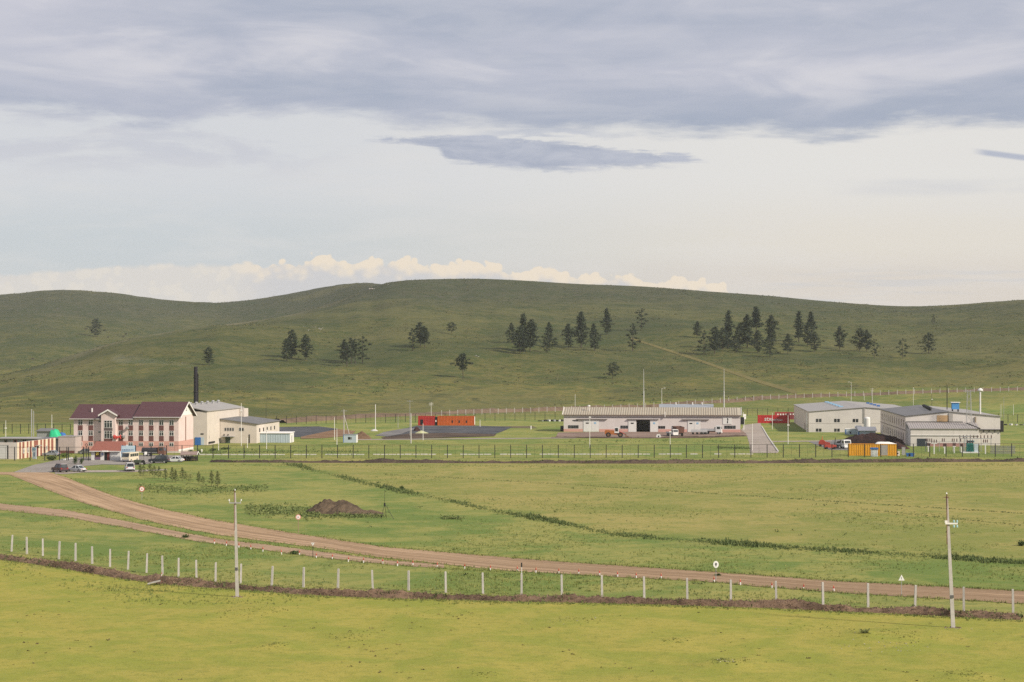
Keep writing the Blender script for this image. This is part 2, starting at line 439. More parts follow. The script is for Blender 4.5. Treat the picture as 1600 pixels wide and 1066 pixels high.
# ------------------------------------------------------------------ building blocks
class MB:
    """collects faces and links them as one mesh object"""
    def __init__(s): s.v, s.f = [], []
    def add(s, vs, fs):
        o = len(s.v); s.v += [tuple(p) for p in vs]; s.f += [tuple(i + o for i in f) for f in fs]; return s
    def box(s, x0, y0, z0, x1, y1, z1):
        x0, x1 = min(x0, x1), max(x0, x1); y0, y1 = min(y0, y1), max(y0, y1); z0, z1 = min(z0, z1), max(z0, z1)
        return s.add([(x0, y0, z0), (x1, y0, z0), (x1, y1, z0), (x0, y1, z0), (x0, y0, z1), (x1, y0, z1), (x1, y1, z1), (x0, y1, z1)],
                     [(0, 3, 2, 1), (4, 5, 6, 7), (0, 1, 5, 4), (1, 2, 6, 5), (2, 3, 7, 6), (3, 0, 4, 7)])
    def tube(s, p0, p1, r0, r1=None, n=8, caps=True):
        r1 = r0 if r1 is None else r1
        a, b = Vector(p0), Vector(p1); d = (b - a).normalized()
        u = d.orthogonal().normalized(); w = d.cross(u)
        vs = [a + (u * math.cos(2 * PI * i / n) + w * math.sin(2 * PI * i / n)) * r0 for i in range(n)] + \
             [b + (u * math.cos(2 * PI * i / n) + w * math.sin(2 * PI * i / n)) * r1 for i in range(n)]
        fs = [(i, (i + 1) % n, n + (i + 1) % n, n + i) for i in range(n)]
        if caps: fs += [tuple(range(n - 1, -1, -1)), tuple(range(n, 2 * n))]
        return s.add(vs, fs)
    def prism(s, poly, a0, a1, axis='y'):
        """poly of (p, q) in the plane across axis, pushed from a0 to a1"""
        f = {'y': lambda p, q, t: (p, t, q), 'x': lambda p, q, t: (t, p, q), 'z': lambda p, q, t: (p, q, t)}[axis]
        n = len(poly)
        return s.add([f(p, q, a0) for p, q in poly] + [f(p, q, a1) for p, q in poly],
                     [tuple(range(n)), tuple(range(2 * n - 1, n - 1, -1))] + [(i, n + i, n + (i + 1) % n, (i + 1) % n) for i in range(n)])
    def lathe(s, prof_, n=10, c=(0, 0, 0)):
        vs = [(c[0] + r * math.cos(2 * PI * i / n), c[1] + r * math.sin(2 * PI * i / n), c[2] + z) for r, z in prof_ for i in range(n)]
        fs = [(k * n + i, k * n + (i + 1) % n, (k + 1) * n + (i + 1) % n, (k + 1) * n + i) for k in range(len(prof_) - 1) for i in range(n)]
        fs += [tuple(range(n - 1, -1, -1)), tuple((len(prof_) - 1) * n + i for i in range(n))]
        return s.add(vs, fs)
    def mesh(s, name, m):
        me = bpy.data.meshes.new(name); me.from_pydata(s.v, [], s.f)
        import bmesh
        bm = bmesh.new(); bm.from_mesh(me); bmesh.ops.recalc_face_normals(bm, faces=bm.faces); bm.to_mesh(me); bm.free()
        me.materials.append(m); me.update(); return me
    def build(s, name, m, parent=None, loc=(0, 0, 0), rz=0.0):
        return link(name, s.mesh(name, m), parent, loc, rz)


def link(name, me, parent=None, loc=(0, 0, 0), rz=0.0):
    o = bpy.data.objects.new(name, me); COL.objects.link(o); o.location = loc; o.rotation_euler = (0, 0, rz)
    if parent is not None: o.parent = parent
    return o


def tag(o, label=None, cat=None, group=None, kind=None):
    for k, v in (('label', label), ('category', cat), ('group', group), ('kind', kind)):
        if v: o[k] = v
    return o


def thing(name, x, y, label, cat, rz=0.0, group=None, z=None):
    o = bpy.data.objects.new(name, None); COL.objects.link(o)
    o.location = (x, y, ground_z(x, y) if z is None else z); o.rotation_euler = (0, 0, rz); o.empty_display_size = 0.2
    return tag(o, label, cat, group)


def copy_tree(o, parent=None):
    c = o.copy(); COL.objects.link(c)
    if parent is not None: c.parent = parent
    for ch in o.children: copy_tree(ch, c)
    return c


def np_mesh(name, v, tri, m, smooth=False):
    me = bpy.data.meshes.new(name)
    v = np.asarray(v, np.float32); tri = np.asarray(tri, np.int32); k = tri.shape[1]
    me.vertices.add(len(v)); me.vertices.foreach_set('co', v.ravel())
    me.loops.add(tri.size); me.loops.foreach_set('vertex_index', tri.ravel())
    me.polygons.add(len(tri)); me.polygons.foreach_set('loop_start', np.arange(0, tri.size, k, dtype=np.int32))
    me.polygons.foreach_set('loop_total', np.full(len(tri), k, np.int32))
    if smooth: me.polygons.foreach_set('use_smooth', np.ones(len(tri), bool))
    me.materials.append(m); me.update(calc_edges=True); me.validate(); return me


def leaf_tris(cen, size, k, rng, flat=0.6, spread=1.0, slim=1.0):
    """k random leaf faces about each centre: (verts, triangles)"""
    cen = np.repeat(np.asarray(cen, float), k, axis=0); sz = np.repeat(np.asarray(size, float), k)
    n = len(cen)
    c = cen + rng.normal(size=(n, 3)) * (sz * spread)[:, None] * np.array([0.75, 0.75, 0.75 * flat])
    a = rng.normal(size=(n, 3)); b = rng.normal(size=(n, 3))
    a *= (sz / np.linalg.norm(a, axis=1))[:, None]; b *= (sz * 0.7 * slim / np.linalg.norm(b, axis=1))[:, None]
    v = np.empty((n, 3, 3)); v[:, 0] = c - a * 0.6 - b * 0.5; v[:, 1] = c + b * 0.7; v[:, 2] = c + a * 0.8 - b * 0.3
    return v.reshape(-1, 3), np.arange(3 * n).reshape(-1, 3)


def blade_tris(pts, h, k, rng, lean=0.5, wid=0.18):
    """upright tufts: k blades from each ground point"""
    p = np.repeat(np.asarray(pts, float), k, axis=0); hh = np.repeat(np.asarray(h, float), k) * rng.uniform(0.55, 1.1, len(p))
    n = len(p); th = rng.uniform(0, 2 * PI, n)
    off = rng.normal(size=(n, 2)) * (hh * 0.35)[:, None]
    d = np.stack([np.cos(th), np.sin(th)], 1)
    base = p.copy(); base[:, :2] += off; base[:, 2] -= 0.02
    w = (hh * wid)[:, None] * np.stack([-d[:, 1], d[:, 0]], 1)
    v = np.empty((n, 3, 3)); v[:, 0] = base; v[:, 1] = base; v[:, 2] = base
    v[:, 0, :2] -= w; v[:, 1, :2] += w; v[:, 2, :2] += d * (hh * lean)[:, None] * rng.uniform(0.2, 1, n)[:, None]; v[:, 2, 2] += hh
    return v.reshape(-1, 3), np.arange(3 * n).reshape(-1, 3)


def ordinal(n):
    if n <= 20: return ORD[n - 1]
    t = ('twenty', 'thirty', 'forty', 'fifty', 'sixty', 'seventy', 'eighty')[n // 10 - 2]
    return t + '-' + ORD[n % 10 - 1] if n % 10 else (t[:-1] + 'ieth')


ORD = ('first second third fourth fifth sixth seventh eighth ninth tenth eleventh twelfth thirteenth fourteenth fifteenth sixteenth seventeenth eighteenth nineteenth twentieth '
       'twenty-first twenty-second twenty-third twenty-fourth twenty-fifth twenty-sixth twenty-seventh twenty-eighth twenty-ninth thirtieth thirty-first thirty-second thirty-third thirty-fourth thirty-fifth').split()

# ------------------------------------------------------------------ ground sheet
def ditch_py(px): return np.interp(px, [d[0] for d in DITCH], [d[1] for d in DITCH])
DITCH = [(440, 722), (500, 737), (560, 752), (620, 766), (700, 782), (780, 800), (850, 812), (900, 822), (950, 834), (1050, 843), (1150, 850), (1250, 857), (1400, 866), (1600, 880), (1750, 890)]


def build_ground():
    u = np.concatenate([[-1500, -60, -25, -12, -6, -3, -1.6], (np.arange(-1100, 2701, 6.0) - 800) / FOC * 1.0, [1.6, 3, 6, 12, 25, 60, 1500]])
    u[:7] = [-110, -40, -15, -6, -3, -1.8, -1.0]; u[-7:] = [1.0, 1.8, 3, 6, 15, 40, 110]
    ys = np.concatenate([[-300, -120, -40, 0, 30], np.arange(60, 140, 8.0), np.arange(140, 225, 1.0), np.arange(225, 850, 10.0), np.arange(850, 2300, 11.0), np.arange(2300, 4300, 60.0)])
    U, Y = np.meshgrid(u, ys)
    X = np.clip(U * np.maximum(Y, 55), -6000, 6000)
    Z = land(X, Y)
    nr, nc = Y.shape
    v = np.stack([X, Y, Z], -1).reshape(-1, 3)
    i = (np.arange(nr - 1)[:, None] * nc + np.arange(nc - 1)[None, :]).ravel()
    q = np.stack([i, i + 1, i + nc + 1, i + nc], 1)
    me = np_mesh('ground', v, q, ground_mat(), True)
    bx = 800 + FOC * v[:, 0] / np.maximum(v[:, 1], 30)
    yb = FOC * CAM_H / (np.interp(bx, [b[0] for b in BERM], [b[1] for b in BERM]) - HOR)
    z = np.zeros((len(v), 3), np.float32)
    z[:, 0] = np.clip((yb - v[:, 1]) / 2.0, 0, 1)
    z[:, 1] = np.maximum(np.clip((v[:, 1] - np.interp(bx, HB_PX, HB_Y)) / 30, 0, 1), 0.5 * np.clip((v[:, 1] - np.interp(bx, [0, 430, 640, 900, 1240, 1600], [640, 715, 750, 780, 850, 900])) / 60, 0, 1))
    yd = FOC * CAM_H / (ditch_py(bx) - HOR)
    z[:, 2] = np.clip((v[:, 1] - yd) / 10, 0, 1) * (bx > 430) * np.clip((478 - v[:, 1]) / 8, 0, 1)
    z[:, 2] = np.maximum(z[:, 2], 0.55 * np.clip((yb + 16 - v[:, 1]) / 14, 0, 1))
    f, d = np.interp(bx, BX, foot_a), np.interp(bx, BX, dist_a)
    t = (v[:, 1] - f) / (d - f)
    crest = np.exp(-((t - 0.93) / 0.10) ** 2) * np.clip((570 - bx) / 120, 0, 1) * np.clip((bx - 40) / 120, 0, 1) * (v[:, 1] > 850)
    z[:, 2] = np.where(v[:, 1] > 850, crest * 0.85, z[:, 2])
    a = me.attributes.new('zone', 'FLOAT_VECTOR', 'POINT'); a.data.foreach_set('vector', z.ravel())
    tag(link('ground', me), kind='structure')


HB = [(-200, 664), (0, 664), (430, 661), (560, 652.5), (700, 647), (800, 643.5), (900, 640), (1000, 636), (1100, 629), (1200, 622), (1300, 618), (1450, 612.5), (1600, 608.5), (1750, 605)]
HB_PX = [q[0] for q in HB]; HB_Y = [hp(*q)[1] for q in HB]
build_ground()
rng = np.random.default_rng(7)
random.seed(11)


def strip(name, upper, lower, m, x0, x1, z=0.03, step=6.0, rag=0.5, cross=6, kind='structure'):
    """a surface laid on the land between two edges given along the view"""
    xs = np.arange(x0, x1 + step, step)
    up = np.interp(xs, [p[0] for p in upper], [p[1] for p in upper]); lo = np.interp(xs, [p[0] for p in lower], [p[1] for p in lower])
    jit = rng.normal(size=(2, len(xs))) * rag; ker = np.array([.25, .5, .25])
    up = up + np.convolve(jit[0], ker, 'same') * np.clip((up - 560) / 300, .2, 1); lo = lo + np.convolve(jit[1], ker, 'same') * np.clip((lo - 560) / 300, .2, 1)
    v, uv = [], []
    acc = 0.0; prev = None
    for i, x in enumerate(xs):
        a, b = hp(x, up[i]), hp(x, lo[i])
        mid = ((a[0] + b[0]) / 2, (a[1] + b[1]) / 2)
        if prev: acc += math.hypot(mid[0] - prev[0], mid[1] - prev[1])
        prev = mid
        for k in range(cross + 1):
            t = k / cross
            X, Y = a[0] + (b[0] - a[0]) * t, a[1] + (b[1] - a[1]) * t
            v.append((X, Y, ground_z(X, Y) + z)); uv.append((acc, t))
    n = cross + 1
    q = [(i * n + k, i * n + k + 1, (i + 1) * n + k + 1, (i + 1) * n + k) for i in range(len(xs) - 1) for k in range(cross)]
    me = np_mesh(name, v, q, m, True)
    lay = me.uv_layers.new(name='UVMap')
    li = np.empty(len(me.loops), np.int32); me.loops.foreach_get('vertex_index', li)
    lay.data.foreach_set('uv', np.asarray(uv, np.float32)[li].ravel())
    return tag(link(name, me), kind=kind)


def patch(name, pts, m, z=0.03, kind='structure'):
    """a flat ground surface with the outline pts (photograph pixels)"""
    w = [gp(*p) for p in pts]
    return tag(MB().add([(x, y, z) for x, y in w], [tuple(range(len(w)))]).build(name, m), kind=kind)


ROAD = dirt_mat('road_dirt', (0.305, 0.202, 0.120), (0.41, 0.285, 0.180))
TRACK = dirt_mat('track_dirt', (0.285, 0.195, 0.125), (0.385, 0.27, 0.18))
EARTH = dirt_mat('turned_earth', (0.075, 0.049, 0.033), (0.20, 0.132, 0.088), False, 0.9)
EARTH_D = dirt_mat('dark_earth', (0.045, 0.033, 0.028), (0.12, 0.085, 0.062), False, 0.9)
HEAP = dirt_mat('black_red_soil', (0.018, 0.012, 0.012), (0.06, 0.03, 0.026), False, 0.9)
ASPH = dirt_mat('pale_asphalt', (0.19, 0.17, 0.155), (0.29, 0.265, 0.24), False, 0.2)
CONC = dirt_mat('pale_concrete', (0.25, 0.215, 0.185), (0.35, 0.30, 0.26), False, 0.2)
GRAVEL = dirt_mat('grey_gravel', (0.13, 0.125, 0.125), (0.22, 0.21, 0.205), False, 0.4)
LINER = dirt_mat('black_liner', (0.034, 0.039, 0.048), (0.115, 0.115, 0.122), False, 0.5)
YARD = dirt_mat('trodden_yard', (0.16, 0.11, 0.09), (0.26, 0.19, 0.155), False, 0.5)

R_UP = [(-80, 738), (30, 738), (78, 739), (105, 747), (130, 757), (180, 776), (250, 795), (330, 812), (450, 832), (600, 855), (750, 868), (900, 880), (1100, 893), (1300, 908), (1450, 916), (1600, 924), (1750, 932)]
R_LO = [(-80, 741), (15, 742), (40, 752), (60, 760), (100, 776), (150, 792), (220, 812), (300, 829), (360, 839), (430, 848), (500, 857), (600, 872), (700, 883), (800, 893), (1000, 904), (1100, 909), (1200, 918), (1300, 926), (1400, 932), (1600, 944), (1750, 953)]
T_UP = [(-80, 780), (0, 787), (100, 797), (200, 815), (300, 835), (360, 845), (430, 853), (500, 862), (600, 875), (680, 882)]
T_LO = [(-80, 789), (0, 797), (100, 808), (200, 826), (300, 845), (400, 858), (500, 872), (600, 882), (700, 889), (800, 893.5)]
strip('dirt_road', R_UP, R_LO, ROAD, -80, 1740, 0.04)
strip('dirt_track', T_UP, T_LO, TRACK, -80, 690, 0.036)
strip('hill_track', [(985, 527), (1100, 564), (1180, 592), (1245, 611)], [(985, 530), (1100, 568), (1180, 597), (1245, 617)],
      dirt_mat('grassy_track', (0.12, 0.105, 0.040), (0.155, 0.135, 0.052), False), 985, 1245, 0.12, 5.0, 0.2, 3)
patch('driveway', [(20, 738.5), (52, 727), (85, 720), (112, 716), (150, 713), (196, 711), (300, 712), (306, 719.5), (262, 722), (214, 727), (160, 726), (128, 729), (103, 737), (88, 738.5)], ASPH, 0.045)
patch('parking_strip', [(86, 738.3), (128, 735.2), (205, 735), (260, 733.5), (262, 735), (208, 738), (130, 738.5), (104, 741), (86, 741)], CONC, 0.05)
patch('gate_road', [(1172, 708), (1171, 694), (1166, 678), (1158, 672), (1164, 664), (1188, 661), (1192, 670), (1201, 684), (1216, 705), (1216, 708)], CONC, 0.04)
patch('side_path', [(1196, 689.5), (1300, 688.5), (1300, 690.0), (1197, 691.2)], CONC, 0.045)
patch('yard_front', [(872, 676), (1172, 672), (1168, 681), (1100, 684.5), (960, 685), (868, 684)], YARD, 0.035)
patch('gravel_yard', [(1262, 690), (1312, 687), (1375, 690), (1420, 700), (1335, 704), (1295, 703)], GRAVEL, 0.035)
patch('liner_pad', [(434, 667.5), (498, 666.5), (529, 670.5), (508, 675), (470, 683), (436, 684)], LINER, 0.06)
patch('pond_pad', [(598, 682), (640, 668), (652, 665.4), (745, 665.4), (801, 667.6), (786, 674), (772, 679), (690, 681), (640, 684)], LINER, 0.06)
patch('pond_slope', [(586, 681), (600, 675.5), (634, 669.5), (650, 670), (628, 678), (606, 682.5)], GRAVEL, 0.09)
patch('pond_bank', [(596, 684), (640, 678), (700, 677), (776, 679), (772, 682), (690, 684.5), (600, 686.5)], EARTH_D, 0.12)
patch('pad_bank', [(470, 683), (508, 675), (529, 671), (556, 674), (548, 681), (505, 685), (470, 686)], dirt_mat('orange_earth', (0.16, 0.095, 0.055), (0.24, 0.15, 0.09), False), 0.09)
patch('service_path', [(545, 686.5), (900, 684), (900, 685.2), (545, 688)], CONC, 0.05)
patch('bare_soil', [(745, 666.5), (832, 666), (840, 669.5), (800, 669), (745, 668)], dirt_mat('bare_soil', (0.10, 0.085, 0.05), (0.16, 0.13, 0.075), False), 0.05)


def bank(name, line, width, height, m, kind='structure', step=0.5, seed=1, zoff=0.0):
    """a ridge of thrown-up earth along a line of photograph pixels"""
    r = np.random.default_rng(seed)
    P = np.array([hp(*p) for p in line])
    d = np.concatenate([[0], np.cumsum(np.hypot(*np.diff(P, axis=0).T))])
    s = np.arange(0, d[-1], step)
    cx, cy = np.interp(s, d, P[:, 0]), np.interp(s, d, P[:, 1])
    tx, ty = np.gradient(cx), np.gradient(cy); l = np.hypot(tx, ty); nx, ny = -ty / l, tx / l
    off = np.linspace(-1, 1, 13)
    sm = lambda a, k: np.convolve(a, np.ones(k) / k, 'same')
    hh = height * (0.85 + 0.9 * sm(r.normal(size=len(s)), 23) + 0.3 * sm(r.normal(size=len(s)), 5)); hh = np.clip(hh, 0.45 * height, 1.35 * height)
    side = sm(r.normal(size=len(s)), 9) * width * 0.5
    lump = r.normal(size=(len(s), len(off))) * 0.13 * height
    env = np.cos(off * PI / 2) ** 1.3
    z = hh[:, None] * env[None, :] + lump * np.sqrt(env)[None, :]
    o = off[None, :] * width / 2 + (side[:, None]) * (1 - np.abs(off))[None, :]
    X = cx[:, None] + nx[:, None] * o; Y = cy[:, None] + ny[:, None] * o
    Z = np.maximum(z, -0.05) + land(X, Y) + zoff; Z[:, 0] -= 0.15; Z[:, -1] -= 0.15
    n = len(off); i = (np.arange(len(s) - 1)[:, None] * n + np.arange(n - 1)[None, :]).ravel()
    me = np_mesh(name, np.stack([X, Y, Z], -1).reshape(-1, 3), np.stack([i, i + 1, i + n + 1, i + n], 1), m)
    o_ = tag(link(name, me), kind=kind)
    return np.stack([X[:, 1:-1], Y[:, 1:-1], Z[:, 1:-1]], -1).reshape(-1, 3)


bp_ = bank('earth_bank', [(a, b) for a, b in BERM if -120 < a < 1750], 2.5, 0.54, EARTH, seed=3, step=0.3)
sel = bp_[rng.integers(0, len(bp_), 5200)] + rng.normal(size=(5200, 3)) * [0.3, 0.3, 0.03]
lv, lt = leaf_tris(sel, rng.uniform(0.06, 0.17, len(sel)), 3, rng, 0.8)
tag(link('clods', np_mesh('clods', lv, lt, dirt_mat('clod_earth', (0.10, 0.066, 0.045), (0.26, 0.185, 0.125), False))), kind='stuff')
FENCE_Y = 482.0
bq = bank('far_earth_bank', [(330, 722.0), (420, 722.5), (600, 723), (800, 723.5), (1000, 724), (1200, 723.5), (1400, 722), (1620, 721), (1800, 720)], 4.0, 0.7, EARTH_D, seed=5, step=0.8)
bh = bank('hillfoot_bank', [(430, 661), (560, 652.5), (700, 647), (800, 643.5), (900, 640), (1000, 636), (1100, 629), (1200, 622), (1300, 618), (1450, 612.5), (1600, 608.5), (1750, 605)], 11.0, 1.3, dirt_mat('hillfoot_earth', (0.10, 0.07, 0.045), (0.19, 0.135, 0.095), False), seed=6, step=4.0)


MOUND = dirt_mat('mound_earth', (0.048, 0.036, 0.026), (0.165, 0.12, 0.08), False, 1.0)


def heap(name, px, py, rx, ry, h, m, label=None, cat=None, kind=None, seed=0, peaks=3, rz=0.0):
    r = np.random.default_rng(seed)
    x0, y0 = gp(px, py) if py > 600 else hp(px, py)
    n = 34
    g = np.linspace(-1.15, 1.15, n); GX, GY = np.meshgrid(g, g)
    z = np.zeros_like(GX)
    for k in range(peaks):
        ax, ay = r.uniform(-.5, .5), r.uniform(-.35, .35); hh = r.uniform(.6, 1.0) if k else 1.0
        if k == 0: ax = -0.15; ay = 0
        z = np.maximum(z, hh * np.clip(1 - np.hypot((GX - ax) * 1.15, (GY - ay) * 1.15) ** 1.2, 0, 1))
    z += r.normal(size=z.shape) * 0.045 * (z > 0.02); z[z < 0.01] = -0.06
    v = np.stack([GX * rx, GY * ry, z * h], -1).reshape(-1, 3)
    i = (np.arange(n - 1)[:, None] * n + np.arange(n - 1)[None, :]).ravel()
    o = link(name, np_mesh(name, v, np.stack([i, i + 1, i + n + 1, i + n], 1), m), None, (x0, y0, ground_z(x0, y0)), rz)
    return tag(o, label, cat, None, kind)


heap('earth_mound', 519, 801, 4.4, 3.4, 2.2, MOUND, 'brown heap of dug earth in the meadow beside the thin tripod tower', 'earth mound', seed=4, peaks=4)
heap('earth_mound', 568, 804, 2.8, 1.9, 0.75, MOUND, 'low flat spill of earth at the foot of the big brown heap', 'earth mound', seed=9)
heap('earth_mound', 568, 686, 3.6, 3.0, 2.4, dirt_mat('brown_heap', (0.09, 0.055, 0.035), (0.17, 0.11, 0.07), False), 'small brown soil heap next to the pale blue cabin', 'earth mound', seed=12)
heap('soil_heap', 1372, 694, 9.5, 14, 3.3, HEAP, 'long black and dark red ore heap behind the orange container', 'ore heap', seed=14, peaks=6)
heap('soil_heap', 1403, 700, 3.8, 7, 1.8, HEAP, 'lower black ore heap against the long side of the dark-roofed plant', 'ore heap', seed=15, peaks=4)
heap('lime_heap', 660, 677.5, 2.6, 2.2, 1.0, mat('pale_lime', (0.42, 0.42, 0.24), .2), 'pale yellow heap on the near edge of the black-lined pond', 'lime heap', seed=17)
heap('rubble_heap', 652, 673.5, 1.3, 1.6, 1.5, HEAP, 'small black heap behind the pale yellow one at the pond', 'rubble heap', seed=18)
bank('yard_spoil_bank', [(862, 684), (930, 684.6), (1000, 685), (1100, 684.3), (1166, 681.5)], 2.6, 0.42, EARTH_D, seed=8, step=0.7)
heap('gravel_heap', 586.5, 673.5, 1.3, 1.3, 0.7, mat('white_gravel', (0.45, 0.44, 0.42)), 'little white gravel heap round the foot of a lamp post', 'gravel heap', seed=16)

# ------------------------------------------------------------------ grass and weeds nobody could count
def tufts(name, pts, h, k, m, lean=0.5, wid=0.16):
    v, t = blade_tris(pts, h, k, rng, lean, wid)
    return tag(link(name, np_mesh(name, v, t, m)), kind='stuff')


def along(line, n, jy, px=None):
    xs = rng.uniform(line[0][0], line[-1][0], n) if px is None else rng.uniform(px[0], px[1], n)
    ys = np.interp(xs, [p[0] for p in line], [p[1] for p in line]) + rng.normal(size=n) * jy
    Y = FOC * CAM_H / (ys - HOR); X = (xs - 800) / FOC * Y
    return np.stack([X, Y, land(X, Y)], 1)


G_DARK = leaf_mat('weed_green', (0.050, 0.084, 0.026), (0.145, 0.170, 0.058), 0.5)
G_MID = leaf_mat('meadow_green', (0.095, 0.14, 0.036), (0.24, 0.24, 0.07), 0.35)
G_TURF = leaf_mat('turf_green', (0.17, 0.175, 0.04), (0.31, 0.27, 0.065), 0.8)
# weeds along the ditch
pt = along(DITCH, 8000, 1.9)
pt = pt[rng.random(len(pt)) < np.clip(pt[:, 1] / 380, .35, 1)]
hs = 0.16 + 0.36 * rng.random(len(pt)) ** 2
lump = np.clip(0.75 + 0.5 * np.sin(pt[:, 0] * 0.35) * np.sin(pt[:, 0] * 0.13 + 1), 0.4, 1.2)
hs = hs * lump
cz = pt.copy(); cz[:, 2] += hs * 0.5
v1, t1 = leaf_tris(cz[::4], hs[::4] * 0.36, 7, rng, 0.8, 1.1)
v2, t2 = blade_tris(pt, hs, 6, rng, 0.6, 0.22)
tag(link('weeds', np_mesh('weeds', np.concatenate([v1, v2]), np.concatenate([t1, t2 + len(v1)]), G_DARK)), kind='stuff')
# rougher grass along road edges, banks and the meadow
e = [along(R_UP, 2600, 0.7, (90, 1700)), along(R_LO, 1500, 0.8, (60, 1700)), along(T_UP, 900, 0.6, (-60, 680)), along(T_LO, 900, 0.8, (-60, 780)),
     along([(330, 727), (900, 729), (1300, 728), (1700, 726)], 2200, 1.2), along([(330, 719.5), (1700, 718)], 900, 0.6)]
pt = np.concatenate(e)
tufts('verge_grass', pt, rng.uniform(0.10, 0.34, len(pt)), 5, G_MID)
bl = [(a, b - 3.5) for a, b in BERM if -200 < a < 1800]; bf = [(a, b + 4.0) for a, b in BERM if -200 < a < 1800]
pt = np.concatenate([along(bl, 1300, 1.4), along(bf, 2200, 1.1)])
tufts('bank_grass', pt, rng.uniform(0.08, 0.28, len(pt)), 6, G_MID)
pt = np.concatenate([bp_[rng.integers(0, len(bp_), 1100)], bq[rng.integers(0, len(bq), 2600)]])
pt = pt[np.sin(pt[:, 0] * .31 + 2 * np.sin(pt[:, 0] * .07)) > -.2]
tufts('bank_weeds', pt, rng.uniform(0.1, 0.35, len(pt)), 6, G_DARK)


def field(n, x0, x1, y0, y1, thr, f=0.05, seed=0):
    px, py = rng.uniform(x0, x1, n), rng.uniform(y0, y1, n)
    Y = FOC * CAM_H / (py - HOR); X = (px - 800) / FOC * Y
    k = np.sin(X * f * 1.7 + 2.1 * np.sin(Y * f * .6 + seed)) * np.sin(Y * f + 1.3 * np.sin(X * f * .8 + seed)) + rng.normal(size=n) * 0.25
    up = np.interp(px, [p[0] for p in R_UP], [p[1] for p in R_UP]); lo = np.interp(px, [p[0] for p in R_LO], [p[1] for p in R_LO])
    tu = np.interp(px, [p[0] for p in T_UP], [p[1] for p in T_UP]); tl = np.interp(px, [p[0] for p in T_LO], [p[1] for p in T_LO])
    ok = (k > thr) & ~((py > up - 1) & (py < lo + 1)) & ~((py > tu - 1) & (py < tl + 1) & (px < 700))
    X, Y = X[ok], Y[ok]
    return np.stack([X, Y, land(X, Y)], 1)


pt = np.concatenate([field(42000, -40, 1640, 730, 925, 0.25, 0.06, 1), field(16000, -40, 1640, 850, 945, 0.1, 0.12, 4), field(14000, 300, 1640, 690, 722, 0.2, 0.05, 6)])
tufts('meadow_grass', pt, rng.uniform(0.10, 0.30, len(pt)), 5, G_MID)
pt = field(700, -20, 1620, 760, 930, 0.6, 0.09, 9)
cz = pt.copy(); cz[:, 2] += 0.12
v1, t1 = leaf_tris(cz, rng.uniform(0.10, 0.26, len(cz)), 9, rng, 0.5, 1.2)
tag(link('meadow_weeds', np_mesh('meadow_weeds', v1, t1, G_DARK)), kind='stuff')
# overgrown hollow left of the mound
pt = along([(385, 797), (440, 799), (500, 802)], 500, 4.0); pt2 = along([(215, 762), (300, 768), (420, 763)], 420, 3.0)
mg = np.concatenate([along([(478, 807), (560, 808)], 260, 1.6), along([(545, 803), (592, 806)], 160, 2.0)])
tufts('mound_weeds', mg, rng.uniform(.12, .4, len(mg)), 6, G_DARK)
cz = np.concatenate([pt, pt2, along([(520, 806), (600, 808)], 120, 1.0), along([(690, 810), (725, 811)], 60, 1.0)]); cz[:, 2] += 0.18
v1, t1 = leaf_tris(cz, rng.uniform(0.12, 0.32, len(cz)), 8, rng, 0.6, 1.2)
tag(link('hollow_weeds', np_mesh('hollow_weeds', v1, t1, leaf_mat('hollow_green', (0.075, 0.115, 0.034), (0.17, 0.19, 0.065), 0.5))), kind='stuff')
px, py = rng.uniform(-20, 1620, 16000), 940 + 130 * rng.random(16000) ** 0.85
Y = FOC * CAM_H / (py - HOR); X = (px - 800) / FOC * Y
ok = py > np.interp(px, [b[0] for b in BERM], [b[1] for b in BERM]) + 6
X, Y = X[ok], Y[ok]
tufts('turf_tufts', np.stack([X, Y, land(X, Y)], 1), rng.uniform(0.02, 0.06, len(X)), 5, G_TURF, 1.4, 0.4)
q = rng.random(len(X)) < 0.035 * np.clip(vnoise(X / 5, Y / 9) * 2 + .2, 0, 1)
cz = np.stack([X[q], Y[q], land(X[q], Y[q]) + 0.02], 1)
v1, t1 = leaf_tris(cz, rng.uniform(0.05, 0.16, len(cz)), 6, rng, 0.25, 1.0)
tag(link('dung', np_mesh('dung', v1, t1, mat('dry_dung', (0.07, 0.045, 0.025), 0.3, 3))), kind='stuff')
g_ = []
for a, b, n, s in ((1138, 1038, 90, 1.7), (1512, 1056, 90, 1.7), (400, 957, 110, 3.4), (545, 997, 60, 1.8), (432, 1010, 50, 1.1), (1395, 995, 110, 3.2), (753, 1055, 30, 1.0), (905, 972, 60, 2.4), (1058, 1002, 30, 1.1), (1300, 985, 60, 4.0), (700, 960, 40, 4.0)):
    x0, y0 = gp(a, b)
    for _ in range(n):
        x, y = x0 + rng.normal() * s * .6, y0 + rng.normal() * s * .8; g_.append((x, y, ground_z(x, y)))
tufts('mound_grass', np.array(g_), rng.uniform(.04, .14, len(g_)), 6, leaf_mat('mound_green', (0.10, 0.12, 0.03), (0.22, 0.22, 0.055), .9), 1.0, .35)
st_ = []
for a, b, n, s in ((66, 1047, 1, 0.16), (1378, 1008, 26, 4.0), (1400, 1010, 18, 3.0), (1140, 1039, 14, 0.9), (1354, 993, 6, 0.8), (1488, 983, 20, 0.8), (371, 935, 14, 0.7), (1210, 985, 2, 1.0), (905, 972, 10, 3.0)):
    x0, y0 = gp(a, b)
    for _ in range(n):
        x, y = x0 + rng.normal() * s * .6, y0 + rng.normal() * s * .6; st_.append((x, y, ground_z(x, y) + 0.02))
v1, t1 = leaf_tris(st_, rng.uniform(0.03, 0.08, len(st_)), 8, rng, 0.7, 0.5)
tag(link('pebbles', np_mesh('pebbles', v1, t1, mat('pale_stone', (0.42, 0.38, 0.33), 0.3, 4))), kind='stuff')
